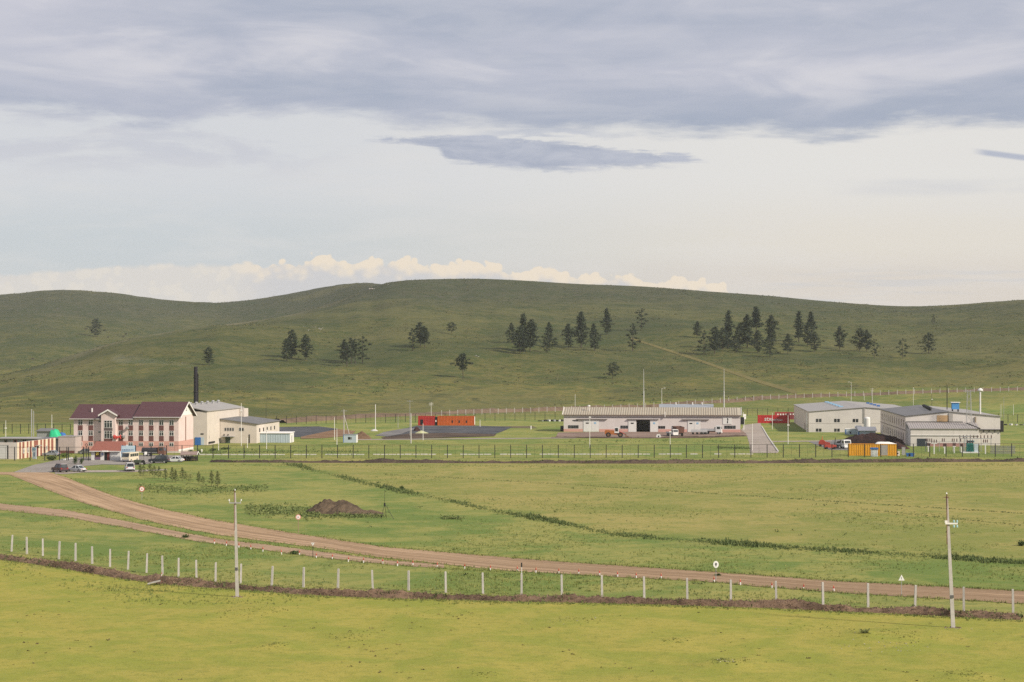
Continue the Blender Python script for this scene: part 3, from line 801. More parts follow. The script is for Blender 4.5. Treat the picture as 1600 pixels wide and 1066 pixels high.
# a faint old wheel track across the dry field
pt = np.concatenate([along([(600, 741), (800, 752), (1000, 764), (1200, 777), (1400, 790), (1640, 805)], 900, 0.5), along([(1340, 795), (1640, 826)], 200, 0.4)])
tufts('track_grass', pt, rng.uniform(0.08, 0.22, len(pt)), 6, G_DARK, 0.8, 0.3)
# lower bank of the near fence: rank grass inside the compound
pt = np.concatenate([along([(310, 708), (420, 706), (560, 706)], 500, 1.5), along([(1120, 700), (1172, 701)], 260, 0.8), along([(880, 690), (1160, 690)], 200, 2.0)])
tufts('compound_grass', pt, rng.uniform(0.15, 0.5, len(pt)), 6, G_DARK)

# tussocks and low scrub that break up the hillside
n = 46000
px, py = rng.uniform(-40, 1640, n), 445 + 190 * rng.random(n)
D_ = rng.uniform(900, 2900, n)
X, Y = (px - 800) / FOC * D_, D_
k = vnoise(X / 40, Y / 60) + 0.6 * vnoise(X / 14 + 3, Y / 20)
ok = (k > 0.02) & (Y > np.interp(px, HB_PX, HB_Y) + 10)
X, Y = X[ok], Y[ok]; cz = np.stack([X, Y, land(X, Y) + .05], 1)
half = rng.random(len(cz)) < .55
v1, t1 = leaf_tris(cz[half], rng.uniform(.35, .9, half.sum()), 4, rng, .25, 1.4)
tag(link('hill_scrub', np_mesh('hill_scrub', v1, t1, leaf_mat('scrub_green', (0.022, 0.034, 0.014), (0.055, 0.062, 0.024), .3))), kind='stuff')
v1, t1 = leaf_tris(cz[~half], rng.uniform(.35, .9, (~half).sum()), 4, rng, .25, 1.4)
tag(link('hill_tussocks', np_mesh('hill_tussocks', v1, t1, leaf_mat('tussock_straw', (0.08, 0.08, 0.03), (0.16, 0.14, 0.055), .3))), kind='stuff')

# ------------------------------------------------------------------ buildings (all stand square to one another, turned a little)
RC = R(-5.5)
CR, SR = math.cos(RC), math.sin(RC)
WHITE = mat('white_paint', (0.62, 0.61, 0.59), 0.06)
TRIM = mat('white_trim', (0.70, 0.68, 0.65), 0.05)
CREAM = mat('cream_cladding', (0.53, 0.475, 0.42), 0.06, 0.5, streak=True)
GREYW = mat('grey_cladding', (0.56, 0.525, 0.495), 0.06, 0.4, streak=True)
TANW = mat('tan_cladding', (0.68, 0.575, 0.485), 0.08, 0.4, streak=True)  # side walls only; lightened to make up for the shade there
PINK = mat('pale_pink_render', (0.62, 0.505, 0.475), 0.06, 0.4, streak=True)
SALMON = mat('salmon_render', (0.52, 0.29, 0.245), 0.08, 0.5)
BROWNP = mat('brown_panel', (0.13, 0.055, 0.05), 0.1)
MAROON = mat('maroon_roof', (0.075, 0.032, 0.036), 0.08, 0.6, 0.6)
TERRA = mat('terracotta_roof', (0.235, 0.088, 0.066), 0.12, 1.5)
TANROOF = mat('beige_roof_sheet', (0.39, 0.345, 0.27), 0.1, 0.5, 0.6)
GREYROOF = mat('grey_roof_sheet', (0.29, 0.275, 0.26), 0.1, 0.3, 0.6)
DARKROOF = mat('dark_grey_roof', (0.14, 0.138, 0.14), 0.18, 0.3, 0.7)
BLUEROOF = mat('bluish_roof', (0.26, 0.28, 0.30), 0.1, 0.3, 0.5)
DARK = mat('dark_iron', (0.022, 0.022, 0.022), 0.2, 4, 0.6)
BLACK = mat('black_void', (0.012, 0.013, 0.015), 0.2, 1)
STEEL = mat('galvanised_steel', (0.36, 0.36, 0.36), 0.1, 3, 0.5, 0.3)
CONCRETE = mat('pole_concrete', (0.43, 0.405, 0.375), 0.12, 2.5, 0.9, streak=True)
PALEBLUE = mat('pale_blue_sheet', (0.40, 0.47, 0.51), 0.06, 0.5, 0.6)
BLUE = mat('blue_paint', (0.035, 0.13, 0.36), 0.1)
LBLUE = mat('light_blue_paint', (0.25, 0.42, 0.58), 0.1)
RED = mat('red_paint', (0.40, 0.035, 0.03), 0.12, 0.7, 0.5)
ORANGE = mat('orange_paint', (0.48, 0.11, 0.025), 0.12, 0.7, 0.5)
YELLOW = mat('yellow_paint', (0.62, 0.30, 0.025), 0.1, 0.7, 0.5)
GREEN = mat('green_tarp', (0.02, 0.42, 0.20), 0.12, 0.6, 0.6)
TEAL = mat('teal_paint', (0.03, 0.19, 0.17), 0.1)
BRICK = mat('brick_red_band', (0.24, 0.085, 0.06), 0.15, 2)
CREAMB = mat('cream_band', (0.62, 0.53, 0.40), 0.06)
WOOD = mat('weathered_wood', (0.20, 0.13, 0.09), 0.2, 3)
RUBBER = mat('rubber', (0.02, 0.02, 0.02), 0.2, 5, 0.9)
GLASS = glass_mat()

_shared = {}
def shared(key, name, m, fn):
    """mesh data that alike pieces use together"""
    if key not in _shared:
        b = MB(); fn(b); _shared[key] = b.mesh(name, m)
    return _shared[key]


def window(root, x, z, w, h, y=0.0, cols=2, face='front', fm=None, bars=True, name='window'):
    """a framed window standing proud of the wall, its pane set back in the frame; face: front (-y), right (+x), left (-x)"""
    fm = fm or TRIM
    t = 0.07
    def frame(b):
        b.box(-w / 2, -0.06, 0, -w / 2 + t, 0.02, h); b.box(w / 2 - t, -0.06, 0, w / 2, 0.02, h)
        b.box(-w / 2 + t, -0.06, 0, w / 2 - t, 0.02, t); b.box(-w / 2 + t, -0.06, h - t, w / 2 - t, 0.02, h)
        for k in range(1, cols): b.box(-w / 2 + w * k / cols - .035, -0.055, t, -w / 2 + w * k / cols + .035, 0.02, h - t)
        if bars: b.box(-w / 2 + t, -0.05, h * .68, w / 2 - t, 0.02, h * .68 + .06)
    def pane(b): b.box(-w / 2 + t, -0.02, t, w / 2 - t, 0.015, h - t)
    fme = shared(('wf', w, h, cols, bars, fm.name), 'window_frame', fm, frame); pme = shared(('wp', w, h), 'pane', GLASS, pane)
    rz = {'front': 0, 'right': PI / 2, 'left': -PI / 2}[face]
    o = link(name, fme, root, (x, y, z), rz)
    link('pane', pme, o)
    return o


def at_local(ox, oy, lx, ly): return ox + CR * lx - SR * ly, oy + SR * lx + CR * ly


# ---- dormitory: three storeys, maroon roof in two steps, right gable in the sun
def dormitory():
    x0, y0 = -116.4, 509.7
    r = thing('dormitory', x0, y0, 'three storey pink building with stepped maroon roof and white gable', 'building', RC)
    W, W1, D = 28.5, 16.4, 15.0
    E1, E2, K1, K2 = 9.1, 9.6, 12.5, 13.2
    MB().box(0, 0, 0, W, D, 3.1).build('ground_storey', SALMON, r)
    MB().box(0.04, 0.04, 3.1, W1, D - .04, E1).build('wall', PINK, r)
    m = MB().box(W1, 0.02, 3.1, W - .03, D - .03, E2)
    m.prism([(0.02, E2), (D - .03, E2), (D / 2, K2 - .15)], W - .4, W - .03, 'x')
    m.build('wall', PINK, r)
    MB().box(-0.03, -0.05, 0, W + .03, D, 0.5).build('plinth', mat('plinth_render', (0.50, 0.44, 0.40)), r)
    def slope(b, xa, xb, e, k, o=0.7, th=0.16):
        dz = (k - e) / (D / 2) * o
        b.prism([(-o, e - dz), (D / 2, k), (D + o, e - dz), (D + o, e - dz + th), (D / 2, k + th), (-o, e - dz + th)], xa, xb, 'x')
    a = MB(); slope(a, -0.9, W1 - .01, E1, K1); a.build('roof', MAROON, r)
    a = MB(); slope(a, W1, W + .75, E2, K2); rf = a.build('roof', MAROON, r)
    a = MB(); slope(a, W + .752, W + .85, E2 - .12, K2 - .12, 0.75, 0.34); a.build('verge_board', TRIM, r)
    a = MB(); a.box(-.9, -0.86, E1 - .24, W1 - .02, -0.74, E1 - .10); a.build('gutter', TRIM, r)
    a = MB(); a.box(W1, -0.88, E2 - .24, W + .75, -0.76, E2 - .10); a.build('gutter', TRIM, r)
    a = MB(); a.prism([(.2, E2 + .2), (D - .2, E2 + .2), (D / 2, K2 - .3)], W - .028, W + .03, 'x'); a.build('gable_panel', TRIM, r)
    a = MB().box(W - .01, D * .45, 3.0, W + .12, D * .45 + .35, 9.4); a.build('downpipe', mat('brown_pipe', (0.22, 0.12, 0.09)), r)
    a = MB().box(W + .03, D / 2 - .12, 11.0, W + .1, D / 2 + .12, 12.1).box(W + .03, D / 2 - .45, 10.9, W + .1, D / 2 + .5, 11.15); a.build('gable_emblem', STEEL, r)
    MB().box(3.9, 3.0, 10.6, 4.2, 3.3, 11.7).build('roof_vent', TRIM, rf)
    MB().box(W - .1, 0, 0, W + .02, D - .1, 0.9).build('base_band', TRIM, r)
    wx = [1.87, 4.7, 12.85, 15.55, 18.35, 21.1, 23.85, 26.6]
    for i, x in enumerate(wx):
        window(r, x, 7.27, 1.25, 1.4, 0.03, 2); window(r, x, 4.5, 1.25, 1.3, 0.03, 2)
        if i != 2: window(r, x, 1.75, 1.2, 1.05, 0.0, 2)
        link('spandrel_panel', shared('sp', 'spandrel_panel', BROWNP, lambda b: b.box(-.62, -.05, 0, .62, .02, 1.38)), r, (x, 0.03, 5.86))
        link('spandrel_panel', shared('sp2', 'spandrel_panel', BROWNP, lambda b: b.box(-.62, -.05, 0, .62, .02, 1.38)), r, (x, 0.03, 3.06))
    for z in (7.95, 5.15, 2.7):
        window(r, 7.3, z, 1.15, 0.6, 0.03 if z > 3 else 0.0, 2, bars=False)
    # projecting stair bay with its own little gable
    by = -1.2
    MB().prism([(7.9, 2.6), (11.75, 2.6), (11.75, 10.0), (9.82, 11.15), (7.9, 10.0)], by, 0.9, 'y').build('stair_bay', PINK, r)
    a = MB()
    for s in (-1, 1):
        xa, xb = 9.82, 9.82 + s * 2.55
        a.prism([(xa, 11.2), (xb, 9.75), (xb, 10.02), (xa, 11.5)], by - .45, 3.2, 'y')
    br = a.build('bay_roof', MAROON, r)
    a = MB()
    for s in (-1, 1):
        xa, xb = 9.82, 9.82 + s * 2.6
        a.prism([(xa, 11.13), (xb, 9.66), (xb, 10.06), (xa, 11.55)], by - .55, by - .452, 'y')
    a.build('verge_board', TRIM, br)
    window(r, 9.82, 6.6, 2.2, 2.0, by, 3); window(r, 9.82, 3.8, 2.2, 2.0, by, 3)
    MB().box(8.7, by - .05, 5.85, 10.95, by + .02, 6.55).build('spandrel_panel', mat('grey_brown_panel', (0.10, 0.08, 0.08)), r)
    MB().box(8.7, by - .05, 2.9, 10.95, by + .02, 3.75).build('spandrel_panel', BROWNP, r)
    MB().box(14.45, -.75, 6.3, 15.1, -.1, 6.75).tube((14.75, -.9, 6.75), (14.75, -.95, 6.95), .32, .3, 10).build('dish_antenna', STEEL, r)
    MB().box(13.5, -.55, 4.0, 14.1, -.06, 4.6).build('air_conditioner', STEEL, r)
    f = MB()
    for k in range(26):
        q = random.uniform(11.2, 13.1); z = 4.25 + random.gauss(0, .22); f.tube((q, by - .2 + random.uniform(-.25, .2), z), (q + .25, by - .3, z - .2), .2, .12, 5)
    f.build('red_flag', mat('red_cloth', (0.50, 0.05, 0.04)), r)
    return r


dormitory()

# ---- gatehouse in front of it
def gatehouse():
    x0, y0 = gp(142.5, 719.6)
    r = thing('gatehouse', x0, y0, 'small white gatehouse with a deep terracotta roof below the pink building', 'gatehouse', RC)
    W, D, E = 7.3, 6.0, 2.35
    MB().box(0, 0, 0, W, D, E).build('wall', WHITE, r)
    MB().add([(-.3, -.5, E), (W + .3, -.5, E), (W + .3, D + .4, E), (-.3, D + .4, E), (.5, D * .45, E + 2.2), (W + .1, D * .45, E + 2.2), (W + .1, D * .6, E + 2.2), (.5, D * .6, E + 2.2)],
             [(0, 1, 5, 4), (1, 2, 6, 5), (2, 3, 7, 6), (3, 0, 4, 7), (4, 5, 6, 7), (3, 2, 1, 0)]).build('roof', TERRA, r)
    MB().box(-.3, -.6, E - .15, W + .3, -.503, E + .02).build('fascia', TRIM, r)
    d = MB().box(3.35, -.06, 0, 4.65, .02, 2.1).build('door', BLACK, r)
    MB().box(4.05, -.09, 0, 4.65, -.062, 2.1).build('door_leaf', mat('dark_red_door', (0.15, 0.035, 0.03)), d)
    MB().box(2.9, -.9, 2.15, 4.4, .1, 2.45).build('door_canopy', TRIM, r)
    MB().box(.95, -.06, .2, 2.3, .02, 2.2).build('entrance_recess', mat('dark_wood', (0.08, 0.045, 0.04)), r)
    MB().box(1.25, -.14, 1.3, 1.95, -.07, 2.0).build('notice_panel', mat('yellow_board', (0.55, 0.42, 0.06)), r)
    MB().box(1.0, -.10, .35, 2.2, -.062, .8).build('bench_panel', mat('violet_board', (0.16, 0.10, 0.17)), r)
    MB().box(2.62, -.05, 1.3, 2.95, .02, 1.9).build('notice_panel', mat('blue_board', (0.15, 0.2, 0.4)), r)


gatehouse()

# ---- shop with a red and cream striped flank
def shop():
    x0, y0 = -122.4 - 4.6, 475.0 + 0.45
    r = thing('walled_yard', x0 - 8, y0 + .8, 'walled yard with red and cream striped flank and two pale front gates', 'walled yard', RC)
    W, D, Hh = 12.6, 28.5, 4.15
    PR = mat('pale_render', (0.50, 0.455, 0.43), 0.06, streak=True)
    MB().box(-6, 0, 0, W, .35, Hh).build('wall', PR, r); MB().box(W - .35, .352, 0, W, D, Hh).build('wall', PR, r)
    for k in range(2):
        g = link('gate', shared('gate', 'gate', mat('pale_grey_gate', (0.50, 0.49, 0.48), 0.05), lambda b: b.box(0, -.06, 0, 1.98, 0.02, 3.2)), r, (W - 6.6 + k * 2.04, 0, .15))
    MB().box(W - 2.5, -.05, .1, W - 2.2, .02, 3.4).build('gate_post', DARK, r)
    MB().box(W - 6.8, -.06, 3.42, W - 2.2, .02, 3.56).build('gate_rail', STEEL, r)
    n = 18
    yy = 0.0
    widths = [1.3, 1.25, .9, 1.4, 1.6, 1.2, .9, 1.4, 1.5, 3.0, 1.5, 1.3, 1.0, 1.5, 1.6, 1.5, 1.0, 1.7, 1.6]
    sc_ = D / sum(widths); red = False
    for w in widths:
        w *= sc_
        link('wall_stripe', shared(('st', round(w, 2), red), 'wall_stripe', BRICK if red else CREAMB, lambda b: b.box(-.02, 0, 0, .05, w, 4.1)), r, (W, yy, 0.02))
        yy += w; red = not red
    for k in range(3): window(r, W + .06, 1.3, 1.0, 1.2, 4.5 + k * 3.1, 2, 'right')
    window(r, W + .06, 1.3, 1.0, 1.2, 21.5, 2, 'right')
    MB().box(W + .05, 13.2, 0, W + .1, 15.2, 2.6).build('door', mat('dark_red_door', (0.15, 0.035, 0.03)), r)
    MB().box(W, 12.9, 2.7, W + .9, 15.6, 2.85).build('door_canopy', STEEL, r)
    # wing joining the stripes to the dormitory
    x1, y1 = gp(91, 708.6)
    q = thing('link_wing', x1, y1, 'plain grey pink flat roofed wing between the striped shed and the dormitory', 'building', RC)
    MB().box(0, 0, 0, 4.6, 9, 4.35).build('wall', mat('grey_pink_render', (0.40, 0.34, 0.32), 0.06, streak=True), q)
    MB().box(-.1, -.1, 4.35, 4.7, 9.1, 4.5).build('coping', GREYROOF, q)
    MB().box(.3, -.05, 0, 4.4, 0.02, .75).build('base_band', BROWNP, q)


shop()


def barracks():
    x0, y0 = -140.0, 520.0
    r = thing('long_shed', x0, y0, 'low grey shed with dark eaves behind the striped flank', 'shed', RC)
    MB().box(0, 0, 0, 21.5, 8, 3.2).build('wall', mat('dull_grey_wall', (0.27, 0.26, 0.26), 0.1), r)
    MB().add([(-.5, -.6, 3.22), (22, -.6, 3.22), (22, 8.5, 3.24), (-.5, 8.5, 3.24), (-.5, -.6, 3.38), (22, -.6, 3.38), (22, 8.5, 3.4), (-.5, 8.5, 3.4)],
             [(0, 3, 2, 1), (4, 5, 6, 7), (0, 1, 5, 4), (1, 2, 6, 5), (2, 3, 7, 6), (3, 0, 4, 7)]).build('roof', GREYROOF, r)
    for k, x in enumerate((3.0, 5.6, 8.2, 9.8, 11.8, 13.6)):
        window(r, x, 2.0, .9, .95, 0, 1, fm=(WOOD, RED, DARK, LBLUE, RED, WOOD)[k], bars=False)


barracks()
x0, y0 = hp(58, 683)
r = thing('metal_shed', *gp(57.5, 690), 'ribbed grey metal shed beside the green tarpaulin', 'shed', RC)
MB().box(0, 0, 0, 4.2, 4, 3.0).build('wall', mat('grey_sheet', (0.30, 0.31, 0.31), 0.08), r)
for k in range(7): link('wall_rib', shared('rib', 'wall_rib', STEEL, lambda b: b.box(0, -.06, 0, .1, .02, 2.95)), r, (.2 + k * .6, 0, 0))
MB().add([(-.3, -.4, 3.0), (4.6, -.4, 3.0), (4.6, 4.3, 3.7), (-.3, 4.3, 3.7), (-.3, -.4, 3.15), (4.6, -.4, 3.15), (4.6, 4.3, 3.85), (-.3, 4.3, 3.85)], [(0, 3, 2, 1), (4, 5, 6, 7), (0, 1, 5, 4), (1, 2, 6, 5), (2, 3, 7, 6), (3, 0, 4, 7)]).build('roof', DARKROOF, r)


def tarp(px, py, w, d, h, m, label, cat, name, seed):
    x, y = gp(px, py); rr = np.random.default_rng(seed)
    n = 12; g = np.linspace(-1, 1, n); GX, GY = np.meshgrid(g, g)
    z = h * np.clip(1.15 - np.abs(GX + .25) ** 2.2 * .95 - np.abs(GY) ** 3 * .5, 0, 1) + rr.normal(size=GX.shape) * .07 * h
    z[0] = z[-1] = 0; z[:, 0] = z[:, -1] = 0
    i = (np.arange(n - 1)[:, None] * n + np.arange(n - 1)[None, :]).ravel()
    tag(link(name, np_mesh(name, np.stack([GX * w / 2, GY * d / 2, z], -1).reshape(-1, 3), np.stack([i, i + 1, i + n + 1, i + n], 1), m), None, (x, y, 0), RC), label, cat)


tarp(88, 690, 4.0, 3.6, 3.4, GREEN, 'bright green tarpaulin draped over a stack of goods', 'tarpaulin', 'tarpaulin', 2)
tarp(99, 689, 3.2, 2.2, 2.4, BLUE, 'crumpled blue tarpaulin next to the bright green one', 'tarpaulin', 'tarpaulin', 3)
r = thing('lean_to_roof', *gp(71.5, 689), 'small dull red sloping roof in front of the ribbed metal shed', 'canopy', RC)
MB().prism([(-1.9, 1.7), (1.9, 3.0), (1.9, 3.2), (-1.9, 1.9)], -1.2, 1.2).build('roof', mat('dull_red_sheet', (0.26, 0.06, 0.055)), r)
for sx in (-1.7, 1.6):
    for sy in (-1, 1): link('post', shared('ltp', 'post', STEEL, lambda b: b.box(-.05, -.05, 0, .05, .05, 1.62)), r, (sx, sy, 0))

# ---- boiler house: tall block, lower block, black chimney
def boiler_house():
    x0, y0 = -87.5, 551.0                       # near corner, its sunlit flank runs into the depth
    r = thing('boiler_house', x0, y0, 'tall windowless cream hall with grey roof vents behind the pink building', 'building', RC)
    W, D, Hh = 16.0, 44.0, 9.7
    MB().box(-W, 0, 0, 0, D, Hh).build('wall', CREAM, r)
    MB().prism([(-W - .3, Hh + .9), (-W * .5, Hh + 1.75), (.3, Hh), (.3, Hh + .22), (-W * .5, Hh + 1.98), (-W - .3, Hh + 1.1)], -.3, D + .3, 'y').build('roof', GREYROOF, r)
    for k in range(6): link('roof_vent', shared('rv', 'roof_vent', STEEL, lambda b: b.tube((0, 0, 0), (0, 0, .8), .35, .35, 8).tube((0, 0, .8), (0, 0, 1.1), .55, .3, 8)), r, (-6.2, 5 + k * 6.5, Hh + 1.45))
    MB().box(.0, D - 5.5, Hh - 4.2, 1.6, D, Hh - .1).build('duct_box', CREAM, r)
    MB().box(-1.9, -.06, 3.1, -1.0, .02, 3.45).build('vent_slot', BLACK, r)
    MB().box(-3.5, -.2, 0, -1.9, .02, 2.3).build('blue_tank', BLUE, r)
    MB().box(-1.8, -.06, 0, -.9, .02, 2.3).build('door', PALEBLUE, r)
    for k in range(5): link('wall_lamp', shared('wl', 'wall_lamp', DARK, lambda b: b.lathe([(.05, 0), (.28, .1), (.28, .5), (.05, .6)], 8)), r, (.35, 1.5 + k * 1.3, .4))
    # lower block with a single pitch roof
    lx, ly = 10.9, 14.8
    q = thing('boiler_annex', *at_local(x0, y0, .1, ly), 'lower grey block with dark single pitch roof joined to the tall cream hall', 'building', RC)
    MB().prism([(0, 0), (lx, 0), (lx, 5.6), (0, 7.0)], 0, 31, 'y').build('wall', CREAM, q)
    MB().prism([(-.05, 7.02), (lx + .4, 5.56), (lx + .4, 5.78), (-.05, 7.24)], -.4, 31.3, 'y').build('roof', DARKROOF, q)
    MB().box(0, -.45, 6.95, lx + .4, -.38, 7.0)
    for k in range(4): window(q, 1.6 + k * .75, 3.6, .55, .95, 0, 1, bars=False, fm=STEEL)
    for k in range(2): window(q, 6.0 + k * .8, 3.6, .6, .95, 0, 1, bars=False, fm=STEEL)
    for k in range(5): window(q, lx, 3.2, 1.2, 1.1, 4 + k * 5, 2, 'right', fm=DARK)
    for z, x in ((2.3, 1.2), (2.3, 2.4)): MB().box(x - .2, -.15, z, x + .2, .02, z + .3).build('wall_lamp', DARK, q)
    MB().box(.8, -2.0, 1.95, 4.4, .02, 2.1).build('porch_roof', STEEL, q)
    MB().box(1.6, -.06, 0, 3.0, .02, 1.9).build('door', mat('green_grey_door', (0.06, 0.085, 0.07)), q)
    MB().box(8.6, -.1, 0, 8.9, .02, 2.6).build('ladder', DARK, q)
    c = thing('chimney', *gp(305.8, 684), 'tall black chimney rising behind the tall cream hall', 'chimney')
    h = 25 - 13 * c.location.y / FOC
    MB().tube((0, 0, 0), (0, 0, h), 0.72, 0.58, 14).build('stack', mat('soot_black', (0.018, 0.016, 0.022), 0.25, 0.8), c)
    for z in (h * .45, h * .64, h * .84): MB().tube((0, 0, z), (0, 0, z + .3), .78, .78, 14).build('band', DARK, c)
    MB().box(.62, -.2, h * .3, .86, .2, h * .9).build('ladder', DARK, c)
    return c, h


chim, chim_h = boiler_house()
r = thing('hut', *gp(401.5, 691.8), 'long white roofed hut with pale blue side below the lower grey block', 'cabin', RC)
MB().box(0, 0, 0, 9.9, 5.6, 2.75).build('wall', PALEBLUE, r)
MB().box(9.9, 0, 0, 9.94, 5.6, 2.75).build('lit_end_wall', WHITE, r)  # sunlit end, its brightness painted as a whiter face
MB().prism([(-.25, 2.75), (5.85, 2.95), (5.85, 3.12), (-.25, 2.92)], -.2, 10.15, 'x').build('roof', TRIM, r)
for k in range(13): link('wall_rib', shared('rib2', 'wall_rib', PALEBLUE, lambda b: b.box(0, -.05, .1, .12, .02, 2.7)), r, (.4 + k * .75, 0, 0))
MB().box(9.94, 2.0, 0, 9.98, 3.0, 2.1).build('door', STEEL, r)
r = thing('skip', *gp(371, 691.5), 'red skip standing by the wall of the lower grey block', 'skip', RC)
MB().prism([(-1.0, .15), (1.0, .15), (1.35, 1.5), (-1.35, 1.5)], 0, 1.8).build('body', RED, r)
MB().box(-1.4, -.06, 1.42, 1.4, 1.86, 1.55).build('rim', RED, r)
r = thing('hut', *gp(536.3, 691.8), 'little pale blue guard cabin with white sunlit end on the lawn', 'cabin', RC)
MB().box(0, 0, 0, 3.9, 2.4, 2.35).build('wall', PALEBLUE, r)
MB().box(3.9, 0, 0, 3.93, 2.4, 2.35).build('lit_end_wall', WHITE, r)  # cabin's lit side, painted whiter than the front
MB().box(-.12, -.12, 2.35, 4.05, 2.52, 2.47).build('roof', BLUEROOF, r)
MB().box(-.03, -.03, 0, 0.12, .02, 2.35).build('corner_post', BLUE, r)
window(r, 1.75, .95, .55, .75, 0, 1, bars=False, fm=DARK); window(r, 2.35, .95, .4, .75, 0, 1, bars=False, fm=STEEL)

# ---- long workshop in the middle
def long_workshop():
    k = 652 / FOC
    x0, y0 = (881 - 800) * k, 654.0
    r = thing('maintenance_hall', x0, y0, 'long low hall with ribbed beige roof, sliding doors and pink base', 'building', RC)
    W, D, E, K = 59.8, 17.0, 5.85, 8.0
    sx = lambda px: (px - 881) * k * 1.003
    sz = lambda py: (675.4 - py) * k
    oa, ob = sx(994.5), sx(1015.5)
    dh = 4.1
    WALL = mat('hall_cladding', (0.56, 0.515, 0.50), 0.05, 0.4, streak=True)
    MB().box(0, 0, 0, oa, .25, E).box(ob, 0, 0, W, .25, E).box(oa, 0, dh, ob, .25, E).build('front_wall', WALL, r)
    m = MB().box(0, .25, 0, .25, D, E).box(W - .25, .25, 0, W, D, E).box(.25, D - .25, 0, W - .25, D, E)
    for xa in (0, W - .25): m.prism([(0.02, E), (D, E), (D / 2, K - .12)], xa + .02, xa + .23, 'x')
    m.build('side_wall', WALL, r)
    MB().box(.25, .25, -.02, W - .25, D - .25, .04).build('floor', mat('hall_floor', (0.08, 0.07, 0.06)), r)
    o = .55; dz = (K - E) / (D / 2) * o
    for s in (0, 1):
        p = [(-o, E - dz), (D / 2, K), (D / 2, K + .14), (-o, E - dz + .14)]
        if s: p = [(D - a, b) for a, b in p]
        MB().prism(p, -.4, W + .4, 'x').build('roof', TANROOF, r)
    b = MB()
    for i in range(int(W / .8)):
        x = i * .8 + .15
        b.prism([(-o, E - dz + .13), (D / 2, K + .13), (D / 2, K + .24), (-o, E - dz + .24)], x, x + .26, 'x')
    b.build('roof_ribs', mat('roof_rib_sheet', (0.26, 0.22, 0.165), 0.08), r)['kind'] = 'stuff'
    for xa in (-.5, W + .4):
        MB().prism([(-o, E - dz - .1), (D / 2, K - .1), (D / 2, K + .3), (-o, E - dz + .3)], xa, xa + .1, 'x').build('verge_board', TRIM, r)
    MB().box(-.4, -o - .16, E - dz - .06, W + .4, -o - .005, E - dz + .12).build('gutter', mat('gutter_brown', (0.22, 0.17, 0.14)), r)
    MB().box(.02, -.06, E - 1.06, W - .02, 0.01, E - .92).build('cornice', mat('cornice_grey', (0.22, 0.20, 0.19)), r)
    for a, c in ((0, sx(911)), (sx(936.5), sx(981.5)), (sx(1028.5), sx(1073)), (sx(1094.5), W)):
        MB().box(a + .02, -.05, 0, c, .02, .95).build('base_band', SALMON, r)
    def leaf(pa, pb, y, dm=None):
        d = MB().box(sx(pa), y - .06, .05, sx(pb), y, dh).build('sliding_door', dm or WHITE, r)
        return d
    for pa, pb in ((912, 924), (924.2, 936), (982, 994), (1016, 1028), (1074, 1084), (1084.2, 1094)):
        d = leaf(pa, pb, -.07)
        xm = (sx(pa) + sx(pb)) / 2
        if pa in (912, 982, 1074): MB().box(xm - .5, -.16, 2.75, xm + .5, -.128, 3.15).build('door_slot', BLACK, d)
        else: MB().box(xm - .35, -.16, 2.7, xm + .35, -.128, 3.3).build('door_sign', LBLUE, d)
    for pa, pb in ((901, 949), (980, 1029), (1065, 1107)):
        MB().box(sx(pa), -.5, dh + .05, sx(pb), .01, dh + .25).build('door_rail', mat('rail_brown', (0.12, 0.10, 0.09)), r)
    for px in (889.8, 894, 898.2, 902.4): window(r, sx(px), 1.15, .8, 1.05, 0, 1, bars=False, fm=DARK)
    for px in (971.5, 975.6, 979.6): window(r, sx(px), 1.15, .75, 1.0, 0, 1, bars=False, fm=DARK)
    for px in (1030, 1033.8, 1037.5): window(r, sx(px), 1.15, .7, .9, 0, 1, bars=False, fm=DARK)
    for px in (1051, 1054.5): window(r, sx(px), 1.15, .7, .9, 0, 1, bars=False, fm=DARK)
    for px in (1132.5, 1137, 1141.4, 1146): window(r, sx(px), 1.2, .85, 1.05, 0, 1, bars=False, fm=DARK)
    for i in range(4): window(r, oa + .8 + i * 1.0, 2.2, .85, 1.1, D - .26, 1, bars=False, fm=TRIM).children[0].data.materials
    MB().box(sx(895), -.1, 3.75, sx(903.5), .02, 4.0).build('vent_slot', BLACK, r)
    d = MB().box(sx(1128.3), -.12, 2.75, sx(1142), -.01, 5.05).build('wall_sign', WHITE, r)
    q = sx(1135.2)
    MB().prism([(q - .1, 2.95), (q + .25, 3.2), (q + .2, 3.9), (q + .38, 4.3), (q + .1, 4.9), (q - .12, 4.6), (q + .02, 4.0), (q - .15, 3.5)], -.135, -.122, 'y').build('sign_mark', BLACK, d)
    MB().box(sx(1039) - .12, -.75, E - .8, sx(1039) + .12, -.4, E + 1.1).build('roof_pipe', TRIM, r)
    MB().box(-1.2, 1, 0, -.02, 3.2, 1.9).build('side_box', DARK, r)
    MB().box(W + .02, 2.0, 2.6, W + 1.3, 4.5, 5.0).build('side_duct', BLACK, r)
    MB().tube((sx(919.5), 4, E + 1.0), (sx(919.5), 4, K + .5), .12, .12, 6).lathe([(.1, K + .4), (.5, K + .5), (.45, K + .9), (.05, K + 1.0)], 8, (sx(919.5), 4, 0)).build('roof_vent', TRIM, r)
    return r


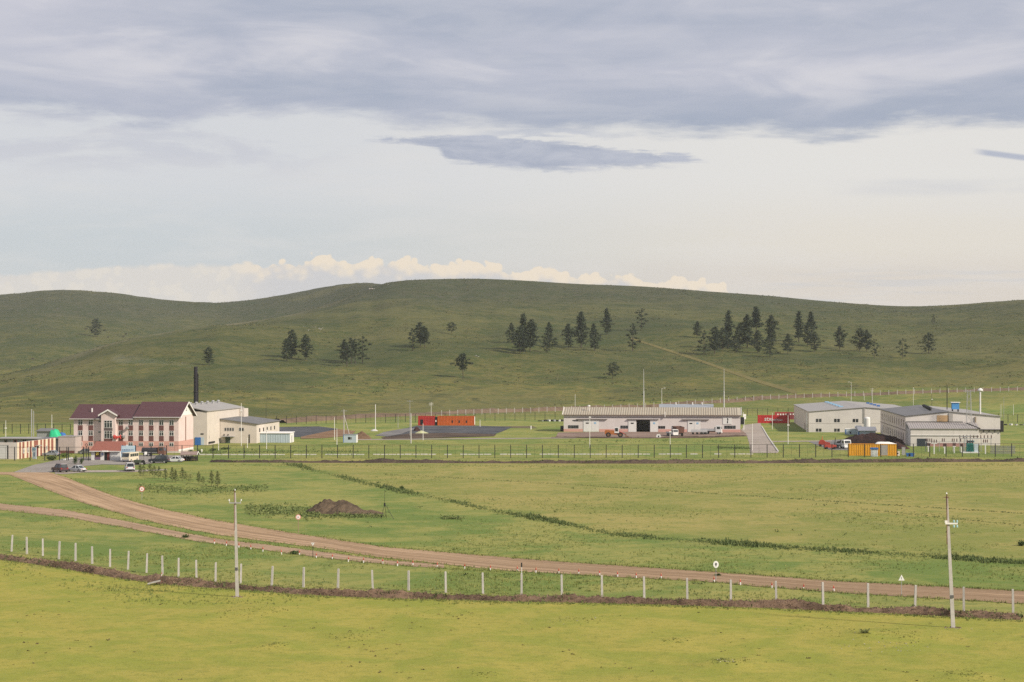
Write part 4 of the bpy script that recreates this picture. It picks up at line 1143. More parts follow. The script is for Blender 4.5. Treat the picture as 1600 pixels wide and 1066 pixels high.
long_workshop()
r = thing('store_shed', *gp(1031, 664), 'low shed showing only its bluish roof behind the long beige-roofed hall', 'shed', RC)
yq = r.location.y; sq = yq / FOC
zt = CAM_H - (632.3 - HOR) * (yq + 8) / FOC
MB().box(0, 0, 0, 82 * sq, 14, zt - 1.6).build('wall', GREYW, r)
MB().prism([(-.5, zt - 1.7), (8, zt), (14.5, zt - 1.4), (14.5, zt - 1.2), (8, zt + .2), (-.5, zt - 1.5)], -.4, 82 * sq + .4, 'x').build('roof', BLUEROOF, r)
for fr in (.3, .62, .8): MB().tube((82 * sq * fr, 7, zt), (82 * sq * fr, 7, zt + .9), .2, .2, 6).build('roof_vent', TRIM, r)

# ---- big mill hall on the right
def mill():
    x0, y0 = 100.4, 649.5
    r = thing('mill_hall', x0, y0, 'big pale hall with shallow grey gable roof and paired dark windows', 'building', RC)
    W, D, E, K = 38.0, 98.0, 6.9, 8.35
    MB().prism([(0, 0), (W, 0), (W, E), (W / 2, K - .1), (0, E)], 0, D, 'y').build('wall', GREYW, r)
    for s in (0, 1):
        p = [(-.3, E - .02), (W / 2, K), (W / 2, K + .18), (-.3, E + .16)]
        if s: p = [(W - a, b) for a, b in p]
        MB().prism(p, -.3, D + .3, 'y').build('roof', GREYROOF, r)
    MB().box(-.06, .1, 0, .01, D - .1, E - .05).build('side_cladding', TANW, r)
    k = .2165
    for px in (1277, 1281.8, 1305.2, 1310, 1333.8, 1338.6): window(r, (px - 1264) * k, 3.45, .78, 1.1, 0, 1, bars=False, fm=DARK)
    for px in (1277, 1281.8, 1305.2, 1310): window(r, (px - 1264) * k, .25, .78, 1.0, 0, 1, bars=False, fm=DARK)
    MB().box(.05, -.03, 2.95, W - .05, .01, 3.02).build('cladding_joint', mat('joint_grey', (0.3, 0.28, 0.26)), r)
    for i in range(6):
        link('skylight', shared('sky_l', 'skylight', LBLUE, lambda b: b.box(-.8, -1.5, 0, .8, 1.5, .35)), r, (12.2, 22 + i * 14, E + (K - E) * 12.2 / 19 + .2))
    for i in range(4):
        link('skylight', shared('sky_l2', 'skylight', BLUE, lambda b: b.box(-.5, -.9, 0, .5, .9, .5)), r, (26, 30 + i * 14, E + (K - E) * 12 / 19 + .2))
    MB().box((1349.5 - 1264) * k - .25, -.2, 3.2, (1349.5 - 1264) * k + .25, .02, K - .2).build('wall_duct', mat('duct_grey', (0.33, 0.31, 0.29)), r)
    MB().tube((-.6, .6, 0), (-.6, .6, 6.6), .18, .18, 8).build('flue_pipe', TRIM, r)
    for i in range(3): MB().box(-.1, 6 + i * 9, 0, -.05, 8 + i * 9, 2.4).build('side_door', mat('brown_door', (0.16, 0.11, 0.08)), r)
    # tank, extension and small blue hut at its foot
    t = thing('storage_tank', *gp(1354.8, 677.3), 'upright white tank against the pale mill hall', 'tank', RC)
    MB().lathe([(1.1, 0), (1.1, 5.0), (.8, 5.35), (.2, 5.5)], 16).build('shell', WHITE, t)
    MB().box(1.12, -.12, .2, 1.25, .12, 5.1).build('ladder', STEEL, t)
    e = thing('lean_to', *gp(1341, 680), 'low white roofed extension beneath the upright white tank', 'extension', RC)
    MB().box(0, 0, 0, 5.6, 4, 1.35).build('wall', PALEBLUE, e)
    MB().prism([(-.3, 1.35), (4.1, 2.5), (4.1, 2.62), (-.3, 1.47)], -.1, 6.0, 'x').build('roof', TRIM, e)
    MB().box(0, -.05, 0, .35, .02, 1.3).build('door', BLUE, e)
    e = thing('hut', *gp(1321, 679), 'small pale blue hut with white tank on top at the foot of the mill hall', 'cabin', RC)
    MB().box(0, 0, 0, 4.2, 3, 1.7).build('wall', PALEBLUE, e)
    MB().box(-.1, -.1, 1.7, 4.3, 3.1, 1.85).build('roof', TRIM, e)
    MB().box(0, -.05, 0, .25, .02, 1.6).build('door', BLUE, e)
    MB().box(1.4, -.05, .3, 1.9, .02, .9).build('vent_slot', DARK, e)
    MB().tube((3.2, 1.6, 2.4), (5.4, 1.6, 2.4), .5, .5, 12).build('header_tank', WHITE, e)


mill()


def plant():
    x0, y0 = 113.4, 553.4
    r = thing('process_plant', x0, y0, 'tan plant building with dark shallow roof, rows of narrow windows and rusty front', 'building', RC)
    W, D, E, K = 26.8, 75.0, 8.25, 9.6
    MB().prism([(0, 0), (W, 0), (W, E), (W * .46, K - .1), (0, E)], 0, D, 'y').build('wall', GREYW, r)
    MB().box(-.06, .05, 0, .01, D - .05, E - .02).build('side_cladding', TANW, r)
    p = [(-.35, E), (W * .46, K), (W * .46, K + .18), (-.35, E + .18)]
    MB().prism(p, -.3, D + .3, 'y').build('roof', DARKROOF, r)
    MB().prism([(W + .35, E), (W * .46 + .001, K), (W * .46 + .001, K + .18), (W + .35, E + .18)], -.3, D + .3, 'y').build('roof', GREYROOF, r)
    MB().box(-.14, 0, 4.15, -.06, D, 4.4).build('side_ledge', mat('ledge_tan', (0.30, 0.25, 0.20)), r)
    for i in range(11):
        window(r, -.06, 5.2, 1.5, 1.9, 4 + i * 6.5, 1, 'left', fm=WOOD, bars=False)
    for i in range(11): window(r, -.06, 1.3, 1.5, 2.1, 5 + i * 6.0, 1, 'left', fm=WOOD, bars=False)
    MB().box(-.12, 68, .0, -.05, 69.6, 3.4).build('side_door', WHITE, r)
    for i in range(9): link('roof_vent', shared('rvd', 'roof_vent', DARK, lambda b: b.lathe([(.35, 0), (.35, .55), (.65, .65), (.5, 1.0), (.1, 1.15)], 8)), r, (9.2 + .25 * i, 18 + i * 4.2, E + (K - E) * .72 + .2))
    MB().box(8.9, -.05, 6.45, 12.2, -.002, 8.6).build('rust_stain', mat('rusty_sheet', (0.40, 0.27, 0.15), 0.25, 1.0, streak=True), r)
    MB().box(12.3, -.25, 6.2, 13.4, .01, K - .4).build('wall_duct', mat('duct_grey', (0.33, 0.31, 0.29)), r)
    # lean-to along the front
    lw, ld = 19.6, 8.0
    MB().box(0.6, -ld, 0, lw, -.02, 4.9).build('front_block', GREYW, r)
    MB().prism([(-ld - .3, 4.95), (.0, 6.45), (0, 6.62), (-ld - .3, 5.12)], .2, lw + .3, 'x').build('front_roof', mat('purple_grey_sheet', (0.31, 0.285, 0.28), 0.08), r)
    b = MB()
    for i in range(30):
        x = .5 + i * .65
        b.prism([(-ld - .3, 5.11), (0, 6.61), (0, 6.68), (-ld - .3, 5.18)], x, x + .08, 'x')
    b.build('roof_ribs', GREYROOF, r)['kind'] = 'stuff'
    MB().box(.2, -.25, 6.55, lw - 3.4, -.03, 6.8).build('flashing', DARK, r)
    MB().prism([(lw - 3.6, 6.55), (lw - 3.4, 6.75), (lw + .5, 5.2), (lw + .3, 5.0)], -ld - .45, -ld - .32, 'y').build('hip_line', DARK, r)
    MB().box(.55, -ld - .12, 3.1, lw + .05, -ld - .002, 3.28).build('front_ledge', TRIM, r)
    MB().box(.55, -ld - .05, 2.85, lw + .05, -ld - .002, 3.09).build('ledge_shadow', mat('shadow_grey', (0.2, 0.19, 0.18)), r)  # dark strip painted for the shadow under the front ledge
    MB().box(6, -ld - .05, 0, 16, -ld - .002, .95).build('base_band', mat('faded_pink_band', (0.36, 0.2, 0.18)), r)
    MB().box(2.4, -ld - .06, 0, 5.2, -ld - .002, 2.2).build('gate', mat('blue_black_gate', (0.03, 0.04, 0.05)), r)
    MB().box(lw + .1, -.5, 4.3, W + .8, -.01, 4.6).build('cable_tray', DARK, r)
    for i in range(4): link('bracket', shared('brk', 'bracket', DARK, lambda b: b.box(-.1, -.35, 0, .1, 0, .55)), r, (lw + 2.4 + i * 1.6, -.01, 3.75))
    MB().box(lw + .02, -.3, 0, lw + .35, -.01, 8.2).build('drain_pipe', mat('pipe_tan', (0.25, 0.2, 0.14)), r)
    window(r, 3.4, 5.05 + .3, 1.0, .35, -4.5, 1, bars=False, fm=DARK)
    MB().box(W, 1.5, 3.8, W + 1.2, 3.5, 7.0).build('side_duct', DARK, r)
    # blue tank on legs on the roof
    t = thing('roof_tank', *at_local(x0, y0, 14.9, 6), 'blue tank with white lid standing on the dark roof of the plant', 'tank', RC, z=9.2)
    MB().box(-1.0, -1, 1.0, 1.0, 1, 2.9).build('tank_body', BLUE if False else mat('tank_blue', (0.07, 0.24, 0.50)), t)
    MB().box(-1.3, -1.25, 2.9, 1.3, 1.25, 3.1).build('lid', TRIM, t)
    for a in (-.8, .8):
        for c in (-.8, .8): link('leg', shared('tl', 'leg', DARK, lambda b: b.box(-.09, -.09, -.2, .09, .09, 1.0)), t, (a, c, 0))
    s = thing('vent_stack', *at_local(x0, y0, 21.8, 4.5), 'white vent stack with flared cap on the plant roof', 'vent', RC, z=8.4)
    zz = CAM_H - (606.5 - HOR) * s.location.y / FOC - 8.4
    MB().tube((0, 0, -.2), (0, 0, zz - .8), .24, .24, 10).build('pipe', WHITE, s)
    MB().lathe([(.24, zz - .95), (.8, zz - .75), (.75, zz - .5), (.4, zz - .1), (.1, zz)], 12).build('cap', WHITE, s)


plant()


# ------------------------------------------------------------------ containers
def container(name, px, py, length, h, m, label, cat='container', rz=RC, w=2.44, door=True):
    x, y = gp(px, py)
    r = thing(name, x, y, label, cat, rz)
    b = MB().box(.06, .06, .14, length - .06, w - .06, h - .1)
    n = int(length / .56)
    for i in range(n):
        a = .2 + i * (length - .4) / n
        b.box(a, .0, .2, a + .28, .07, h - .15)
    b.build('body', m, r)
    f = MB()
    for a in (0, length - .14):
        for c in (0, w - .14): f.box(a, c, 0, a + .14, c + .14, h)
    for c in (-.01, w - .13):
        f.box(.14, c, h - .14, length - .14, c + .14, h - .005); f.box(.14, c, .005, length - .14, c + .14, .15)
    f.build('frame', m, r)
    return r


text_cache = {}
def lettering(root, s, size, x, y, z, m, name='lettering'):
    cu = bpy.data.curves.new('lettering', 'FONT'); cu.body = s; cu.size = size; cu.extrude = 0.012; cu.offset = 0.022; cu.align_x = 'LEFT'
    o = bpy.data.objects.new('lettering', cu); COL.objects.link(o)
    dg = C.evaluated_depsgraph_get(); me = bpy.data.meshes.new_from_object(o.evaluated_get(dg))
    bpy.data.objects.remove(o); me.materials.clear(); me.materials.append(m)
    w = link(name, me, root, (x, y, z)); w.rotation_euler = (PI / 2, 0, 0)
    return w


c1 = container('shipping_container', 1184, 661.3, 12.2, 3.05, mat('container_red', (0.46, 0.03, 0.03), 0.1, 0.6, 0.5), 'long red container with white lettering beside the gate road')
lettering(c1, 'stx', 2.3, 2.5, -.03, .95, WHITE); lettering(c1, 'PanOcean', 1.05, 5.2, -.03, .95, WHITE)
c2 = container('shipping_container', 1210.5, 655.2, 7.0, 2.9, mat('container_dull_red', (0.36, 0.05, 0.05), 0.1), 'dull red container with white marks behind the lettered red one')
for k in range(5): MB().box(1.0 + k * 1.1, -.03, 1.7, 1.6 + k * 1.1, -.002, 2.3).build('paint_mark', TRIM, c2)
c2 = container('shipping_container', 1232, 655.5, 4.2, 2.9, mat('container_maroon', (0.23, 0.05, 0.06), 0.1), 'short maroon container squeezed against the corner of the mill hall')
for k in range(3): MB().box(.6 + k * 1.1, -.03, 1.9, 1.1 + k * 1.1, -.002, 2.4).build('paint_mark', TRIM, c2)
c3 = container('cabin_container', 653.2, 664.9, 6.15, 3.5, RED, 'bright red site cabin at the end of the orange one')
MB().box(.9, -.05, .3, 1.9, .02, 2.2).build('doorway', BLACK, c3)
c4 = container('cabin_container', 683.5, 664.9, 13.8, 3.5, ORANGE, 'long orange site cabin above the black-lined pond')
for x in (5.6, 8.2, 10.9): MB().box(x - .22, -.05, 1.0, x + .22, .02, 1.9).build('window', GLASS, c4)
MB().box(13.8, .4, .3, 13.86, 2.0, 3.3).build('end_panel', TRIM, c4)
r = thing('porch', *gp(679.3, 664.9), 'dark porch with doorway between the red and the orange cabin', 'porch', RC)
MB().box(0, .3, 0, .95, 2.2, 3.1).build('wall', BLACK, r)
MB().box(.2, .2, 1.3, .6, .298, 2.0).build('sign', TRIM, r)
c5 = container('shipping_container', 1326.5, 712, 12.3, 3.0, YELLOW, 'orange yellow container with grey panel and white sheet on its roof')
MB().box(7.9, -.05, .12, 9.8, -.004, 2.75).build('side_panel', mat('panel_grey', (0.30, 0.28, 0.26)), c5)
tarp(1386, 712.2, 5.6, 2.3, .5, TRIM, 'white sheet thrown over the roof of the orange yellow container', 'sheet', 'roof_sheet', 5)
bpy.data.objects['roof_sheet'].location.z = 3.0; bpy.data.objects['roof_sheet'].location.y += 1.2
r = thing('kiosk', *gp(1361, 713.6), 'narrow white kiosk with blue roof in front of the orange yellow container', 'kiosk', RC)
MB().box(0, 0, 0, 1.7, 1.4, 1.85).build('wall', PALEBLUE, r)
for k in range(5): link('slat', shared('ks', 'slat', TRIM, lambda b: b.box(0, -.05, .1, .16, .01, 1.8)), r, (.12 + k * .32, 0, 0))
MB().prism([(-.2, 1.85), (1.9, 1.85), (1.75, 2.25), (-.05, 2.25)], -.2, 1.6).build('roof', BLUE, r)
r = thing('crate', *gp(1402.4, 712.2), 'white box on the grass at the end of the orange yellow container', 'box', RC)
MB().box(-.55, 0, 0, .55, .9, 1.05).box(-.6, -.05, 1.05, .6, .95, 1.12).build('case', WHITE, r)
MB().box(-.2, -.03, .4, .25, -.003, .75).build('label_plate', DARK, r)
r = thing('crate', *gp(1422.5, 713.5), 'blue bin lying on the grass before the plant', 'bin', RC)
MB().prism([(-.9, 0), (.9, 0), (1.05, .85), (-1.05, .85)], 0, 1.2).build('case', BLUE, r)
MB().box(-.35, -.08, .1, .0, .02, .75).build('dark_slot', BLACK, r)
r = thing('switch_cabinet', *gp(1412, 711), 'grey electrical cabinet beside the orange yellow container', 'cabinet', RC)
MB().box(-.45, 0, 0, .45, .6, 1.9).build('case', STEEL, r); MB().box(-.5, -.05, 1.9, .5, .65, 2.0).build('lid', STEEL, r)

# ------------------------------------------------------------------ fences
def fence(name, label, pxs, py, h, m, mid=True, group=None):
    """steel posts with a wire panel between each pair"""
    P = [hp(px, py(px)) for px in pxs]
    r = thing(name, P[0][0], P[0][1], label, 'fence', group=group)
    pm = shared(('fpost', h), 'post', m, lambda b: b.box(-.095, -.095, 0, .095, .095, h))
    for i, (x, y) in enumerate(P):
        link('post', pm, r, (x - P[0][0], y - P[0][1], 0))
        if i + 1 < len(P):
            dx, dy = P[i + 1][0] - x, P[i + 1][1] - y; L = math.hypot(dx, dy)
            if L > 9: continue
            def panel(b):
                b.box(.05, -.03, h - .14, .95, .03, h - .06)
                for z in (.12, .32, .52, .7, .86): b.box(.02, -.006, h * z, .98, .006, h * z + .014)
                b.box(.5 - .004, -.02, 0, .5 + .004, .02, h - .15)
            q = link('wire_panel', shared(('fpan', h, m.name), 'wire_panel', m, panel), r, (x - P[0][0], y - P[0][1], 0), math.atan2(dy, dx))
            q.scale = (L, 1, 1)
    return r


fy = lambda px: np.interp(px, [0, 140, 300, 700, 1100, 1600, 1800], [720, 720, 716.5, 716, 715.6, 713.5, 712])
px = 212.0; near_px = [px]
while px < 1740:
    px += np.interp(px, [200, 585, 1100, 1600], [24.1, 24.5, 25.2, 25.7]); near_px.append(px)
fence('security_fence', 'long dark steel post and wire fence along the near edge of the compound', near_px, fy, 3.4, DARK)
fence('security_fence', 'short run of dark fence in front of the striped shed', [-30, -6, 22.8, 47, 70, 93, 104.5], fy, 3.4, DARK)
fence('gate_fence', 'dark gate posts and wire beside the white gatehouse', [107, 130.5, 138.5], fy, 3.4, DARK)
r = thing('gate_ring', *gp(135.0, 716), 'dark ring shaped sign raised by the gatehouse gate', 'sign')
a = MB()
for i in range(14):
    p0, p1 = 2 * PI * i / 14, 2 * PI * (i + 1) / 14
    a.tube((.3 * math.cos(p0), 0, 3.3 + .3 * math.sin(p0)), (.3 * math.cos(p1), 0, 3.3 + .3 * math.sin(p1)), .07, .07, 6)
a.build('ring', DARK, r); MB().box(-.05, -.05, 0, .05, .05, 3.0).build('pole', DARK, r)
fy2 = lambda px: np.interp(px, [430, 640, 900, 1240, 1400, 1600], [663.5, 660, 656, 648.5, 646, 643])
px = 432.0; far_px = [px]
while px < 1250:
    px += np.interp(px, [430, 640, 1240], [15.5, 15.5, 16.0]); far_px.append(px)
fence('security_fence', 'dark steel fence along the back of the compound below the brown bank', far_px, fy2, 3.3, DARK)
fence('security_fence', 'dark fence running behind the process plant roof', [1395 + 15 * i for i in range(16)], lambda q: 655.0 + (q - 1400) * .03, 3.3, DARK)
fence('security_fence', 'dark fence on the slope behind the long grey shed and the green tarpaulin', [-20 + 13 * i for i in range(11)], lambda q: 678.0, 3.3, DARK)
# slim pale posts along the brown bank at the foot of the hill
pm = None; n = 0
HBP = [(560, 652.5), (700, 647), (800, 643.5), (900, 640), (1000, 636), (1100, 629), (1200, 622), (1300, 618), (1450, 612.5), (1600, 608.5), (1750, 605)]
px = 690.0
while px < 1600:
    x, y = hp(px, np.interp(px, [q[0] for q in HBP], [q[1] for q in HBP]) + 2.6)
    o = link('concrete_post', shared('bankpost', 'concrete_post', mat('pale_post', (0.40, 0.37, 0.34)), lambda b: b.box(-.14, -.14, -.3, .14, .14, 2.5)), None, (x, y, ground_z(x, y)))
    n += 1
    tag(o, f'slim pale post, {ordinal(n)} along the brown hillfoot bank counting from the red cabin', 'post', 'pale posts along the hillfoot bank')
    px += 12.6 + (px - 690) * .001

# ------------------------------------------------------------------ white posts along the earth bank
POSTS = [(18, 836, 862), (42, 839, 866), (67, 842, 869), (92, 846, 874), (118, 848.5, 877), (144, 854, 881), (172, 858, 886), (200, 861, 890), (229, 865, 895), (254, 868.5, 898), (279, 872, 902), (307, 875, 905.5),
         (336.8, 879, 909), (376, 881, 912), (424.5, 884.5, 916), (474, 886.5, 918), (528, 888.5, 920.5), (582.5, 891, 921), (638.5, 891.5, 923), (696.5, 893, 926), (754.7, 895, 928), (815, 896, 930), (878, 898, 932),
         (940.6, 899, 934), (1006.6, 901, 937), (1074, 903.5, 939), (1142, 906, 941), (1213, 908, 944), (1286, 910, 947), (1356.4, 912, 949), (1429.6, 914.5, 951), (1506, 917, 955), (1583, 920.5, 959)]
for i, (px, t, b) in enumerate(POSTS):
    x, y = gp(px, b); h = (b - t) * y / FOC
    r = thing('concrete_post', x, y, (f'white concrete post, {ORD[i]} from the driveway end of the earth bank row' if i < 13 else f'white concrete post, {ORD[i - 13]} along the earth bank past the single crossarm pole'),
              'post', random.uniform(-.2, .2), 'concrete posts along the earth bank')
    r.rotation_euler = (random.gauss(0, .022), random.gauss(0, .022), random.uniform(-.2, .2))
    hh = round(h * 20) / 20
    link('shaft', shared(('cp', hh), 'shaft', CONCRETE, lambda q: q.add([(-.115, -.1, 0), (.115, -.1, 0), (.115, .1, 0), (-.115, .1, 0), (-.1, -.085, hh - .03), (.1, -.085, hh - .03), (.1, .085, hh - .03), (-.1, .085, hh - .03), (-.07, -.06, hh), (.07, -.06, hh), (.07, .06, hh), (-.07, .06, hh)],
         [(3, 2, 1, 0), (0, 1, 5, 4), (1, 2, 6, 5), (2, 3, 7, 6), (3, 0, 4, 7), (4, 5, 9, 8), (5, 6, 10, 9), (6, 7, 11, 10), (7, 4, 8, 11), (8, 9, 10, 11)])), r)
for k, zf in enumerate((.55, .88)):                # strained fence wire from post to post
    for (pa, ta, ba), (pb, tb, bb) in zip(POSTS[:11], POSTS[1:12]):
        pass

# red and white marker posts beside the track
MARK = [(335, 850), (353.5, 853), (373, 856), (392, 858.5), (410.6, 862), (440, 866.5), (468, 867.5), (494, 872), (519, 874), (544, 878), (568, 879.5), (598, 881), (621, 884.5), (645, 883.5), (683, 886.5), (726, 889), (766, 891.5), (809, 893), (837, 895),
        (873, 896.5), (904, 897.5), (937, 899.5), (965, 901.5), (994, 903.5), (1033, 904.5), (1116, 910), (1157, 914), (1206, 919), (1255, 921.5), (1303, 924)]
for i, (px, b) in enumerate(MARK):
    x, y = gp(px, b)
    r = thing('marker_post', x, y, f'short red and white marker post, {ORD[i]} along the track from the single crossarm pole', 'marker post', random.uniform(0, 1), 'marker posts beside the dirt road')
    r.rotation_euler = (random.gauss(0, .06), random.gauss(0, .06), 0)
    link('lower_band', shared('ml', 'lower_band', WHITE, lambda q: q.tube((0, 0, 0), (0, 0, .3), .075, .07, 7)), r)
    link('red_band', shared('mr', 'red_band', RED, lambda q: q.tube((0, 0, .302), (0, 0, .5), .07, .065, 7)), r)
    link('upper_band', shared('mu', 'upper_band', WHITE if i % 3 else mat('faded_orange', (.45, .2, .12)), lambda q: q.tube((0, 0, .502), (0, 0, .66), .065, .05, 7)), r)

# ------------------------------------------------------------------ utility poles in front
def utility_pole(px, base, top, lean, label, arms):
    x, y = gp(px, base); k = y / FOC; h = (base - top) * k
    r = thing('utility_pole', x, y, label, 'utility pole', z=ground_z(x, y) - .05)
    b = MB()
    def ring(z, w): return [(lean * z / h - w, -w * .8, z), (lean * z / h + w, -w * .8, z), (lean * z / h + w * .8, w * .8, z), (lean * z / h - w * .8, w * .8, z)]
    zs = [(0, .19), (h * .5, .145), (h - .35, .095)]
    vs = sum((ring(z, w) for z, w in zs), [])
    fs = [(4 * k_ + i, 4 * k_ + (i + 1) % 4, 4 * k_ + 4 + (i + 1) % 4, 4 * k_ + 4 + i) for k_ in range(2) for i in range(4)] + [(3, 2, 1, 0), (8, 9, 10, 11)]
    b.add(vs, fs).build('pole', CONCRETE, r)
    tx = lean
    MB().tube((tx, 0, h - .4), (tx + .01, 0, h - .12), .035, .03, 6).build('top_pin', DARK, r)
    MB().lathe([(.03, 0), (.075, .03), (.05, .09), (.07, .13), (.02, .18)], 8, (tx, 0, h - .14)).build('insulator', mat('porcelain', (.65, .65, .63), .05, 3, .25), r)
    MB().box(tx * .82 - .13, -.17, h * .62, tx * .82 - .07, -.10, h * .99).build('earth_strap', mat('rusted_strap', (.16, .07, .05)), r)
    arms(r, h, k, lean)
    heap_ = MB()
    for i in range(40):
        a = random.uniform(0, 6.3); d = random.uniform(.2, .75); s = random.uniform(.06, .14)
        heap_.lathe([(s * .3, -s * .3), (s, 0), (s * .6, s * .6)], 5, (d * math.cos(a), d * .8 * math.sin(a), 0.02))
    heap_.build('packed_earth', EARTH, r)
    return r


def arm_l(r, h, k, lean):
    z = h - (784 - 763) * k; x0 = lean * z / h
    a = MB().box(x0 - .62, -.2, z - .06, x0 + .62, -.10, z + .06).build('crossarm', STEEL, r)
    for s in (-1, 1):
        MB().tube((x0 + s * .55, -.15, z + .06), (x0 + s * .62, -.15, z + .22), .025, .025, 6).lathe([(.03, 0), (.08, .03), (.05, .1), (.07, .15), (.02, .2)], 8, (x0 + s * .63, -.15, z + .2)).build('insulator', mat('porcelain', (.65, .65, .63), .05, 3, .25), a)
    z2 = h * .25; MB().box(lean * .25 - .18, -.17, z2, lean * .25 + .12, -.13, z2 + .3).build('number_plate', mat('plate_grey', (.10, .10, .10)), r)


def arm_r(r, h, k, lean):
    z = h - (816 - 768) * k; x0 = lean * z / h
    a = MB().box(x0 - .30, -.24, z - .07, x0 + .85, -.13, z + .07).build('crossarm', TRIM, r)
    gl = mat('green_glass', (.35, .55, .58), .1, 3, .15)
    for dx in (.50, .80):
        for s in (-1, 1):
            MB().lathe([(.03, 0), (.10, .03), (.06, .09), (.10, .13), (.05, .2), (.02, .24)], 9, (x0 + dx, -.19, z + (.09 if s > 0 else -.36))).build('insulator', gl, a)
    MB().box(x0 - .34, -.22, z + .07, x0 - .1, -.14, z + .28).build('clamp', TRIM, a)
    z2 = h - .42; MB().box(lean * .98 - .3, -.12, z2 - .04, lean * .98 + .18, -.07, z2 + .05).build('top_bracket', WOOD, r)
    z3 = (981 - 932) * k; MB().box(lean * .23 - .16, -.22, z3 - .1, lean * .23 + .16, -.17, z3 + .16).build('number_plate', mat('plate_grey', (.10, .10, .10)), r)


utility_pole(371, 933.5, 765, -4 * 190 / 3000, 'grey concrete utility pole with a single crossarm standing before the forked dirt road', arm_l)
utility_pole(1489, 981.5, 770, -10 * 178 / 3000, 'leaning grey concrete utility pole with green glass insulators on the turf', arm_r)


# ------------------------------------------------------------------ road signs
def road_sign(px, base, top, label, shape, size, m_face, m_mark=None, rim=None, pole=None):
    x, y = gp(px, base); k = y / FOC; h = (base - top) * k; s = size * k / 2
    r = thing('road_sign', x, y, label, 'road sign')
    MB().tube((0, 0, 0), (0, 0, h - s), .035, .035, 7).build('pole', pole or STEEL, r)
    c = h - s
    if shape == 'round': poly = [(s * math.cos(2 * PI * i / 18), c + s * math.sin(2 * PI * i / 18)) for i in range(18)]
    elif shape == 'oval': poly = [(s * .78 * math.cos(2 * PI * i / 18), c + s * math.sin(2 * PI * i / 18)) for i in range(18)]
    elif shape == 'up': poly = [(-s, c - s * .9), (s, c - s * .9), (0, c + s)]
    elif shape == 'down': poly = [(-s, c + s * .8), (0, c - s), (s, c + s * .8)]
    f = MB().prism(poly, -.06, -.036).build('plate', rim or m_face, r)
    inn = [(p * .70, c + (q - c) * .70 + (-.02 if shape == 'down' else 0)) for p, q in poly]
    g = MB().prism(inn, -.07, -.061).build('sign_face', m_face, f)
    if m_mark is not None:
        q = s * .30
        if shape in ('round',): MB().prism([(-q, c - q * .8), (q, c - q * .8), (q, c + q * .8), (-q, c + q * .8)], -.078, -.071).build('sign_mark', m_mark, f)
        elif shape == 'oval': MB().prism([(-q * .5, c - q * 1.6), (q * .5, c - q * 1.6), (q * .5, c), (q * 1.3, c), (0, c + q * 1.9), (-q * 1.3, c), (-q * .5, c)], -.078, -.071).build('sign_mark', m_mark, f)
        elif shape == 'up': MB().prism([(-q * .5, c - q * 1.6), (q * .5, c - q * 1.6), (q * .4, c + q), (-q * .4, c + q)], -.078, -.071).build('sign_mark', m_mark, f)
        else: MB().prism([(-q * .6, c + q * 1.1), (q * .6, c + q * 1.1), (0, c - q)], -.078, -.071).build('sign_mark', m_mark, f)
    return r


SIGNRED = mat('faded_sign_red', (.50, .16, .13)); SIGNW = mat('sign_white', (.78, .77, .74), .04)
road_sign(221.7, 781.5, 760, 'round red rimmed road sign on the verge where the driveway meets the dirt road', 'round', 8.6, SIGNW, SIGNRED, SIGNRED)
p = road_sign(466, 833, 804, 'round white road sign with red rim in front of the big earth mound', 'round', 8.2, SIGNW, mat('sign_grey', (.35, .3, .3)), mat('sign_rim', (.62, .28, .25)), mat('banded_pole', (.28, .16, .14)))
road_sign(488.8, 871.5, 847, 'inverted triangle road sign between the two arms of the dirt road', 'down', 6.6, SIGNW, DARK, mat('sign_dull_rim', (.45, .40, .38)), DARK)
road_sign(1118.6, 908, 876.5, 'tall oval white road sign with black arrow beside the dirt road', 'oval', 11, SIGNW, DARK, SIGNW)
road_sign(1408.5, 931.5, 898, 'white triangle warning sign beside the dirt road near the leaning pole', 'up', 9.6, SIGNW, mat('sign_grey2', (.28, .28, .28)), SIGNW)
r = thing('stake', *gp(815, 899), 'dark topped stake at the road edge behind the white posts', 'stake')
MB().tube((0, 0, 0), (0, 0, .95), .04, .04, 6).build('shaft', WHITE, r); MB().box(-.08, -.05, .95, .08, .05, 1.45).build('dark_top', DARK, r)
r = thing('survey_rod', *gp(252.6, 913), 'short red and white striped rod stuck in the earth bank', 'rod')
for k in range(5): link('band', shared(('rod', k % 2), 'band', SIGNW if k % 2 else SIGNRED, lambda b: b.tube((0, 0, 0), (0, 0, .2), .035, .035, 6)), r, (0, 0, .3 + k * .202))
r = thing('concrete_slab', *gp(244, 914.5), 'broken pale concrete slab lying on the earth bank by the striped rod', 'slab')
o = MB().add([(-.9, -.3, .1), (.5, -.35, .45), (.75, .4, .5), (-.7, .35, .12), (-.9, -.3, .25), (.5, -.35, .62), (.75, .4, .66), (-.7, .35, .28)], [(3, 2, 1, 0), (4, 5, 6, 7), (0, 1, 5, 4), (1, 2, 6, 5), (2, 3, 7, 6), (3, 0, 4, 7)]).build('slab', CONCRETE, r)
MB().box(.45, -.3, .5, 1.05, .3, .95).build('dark_block', EARTH_D, r)

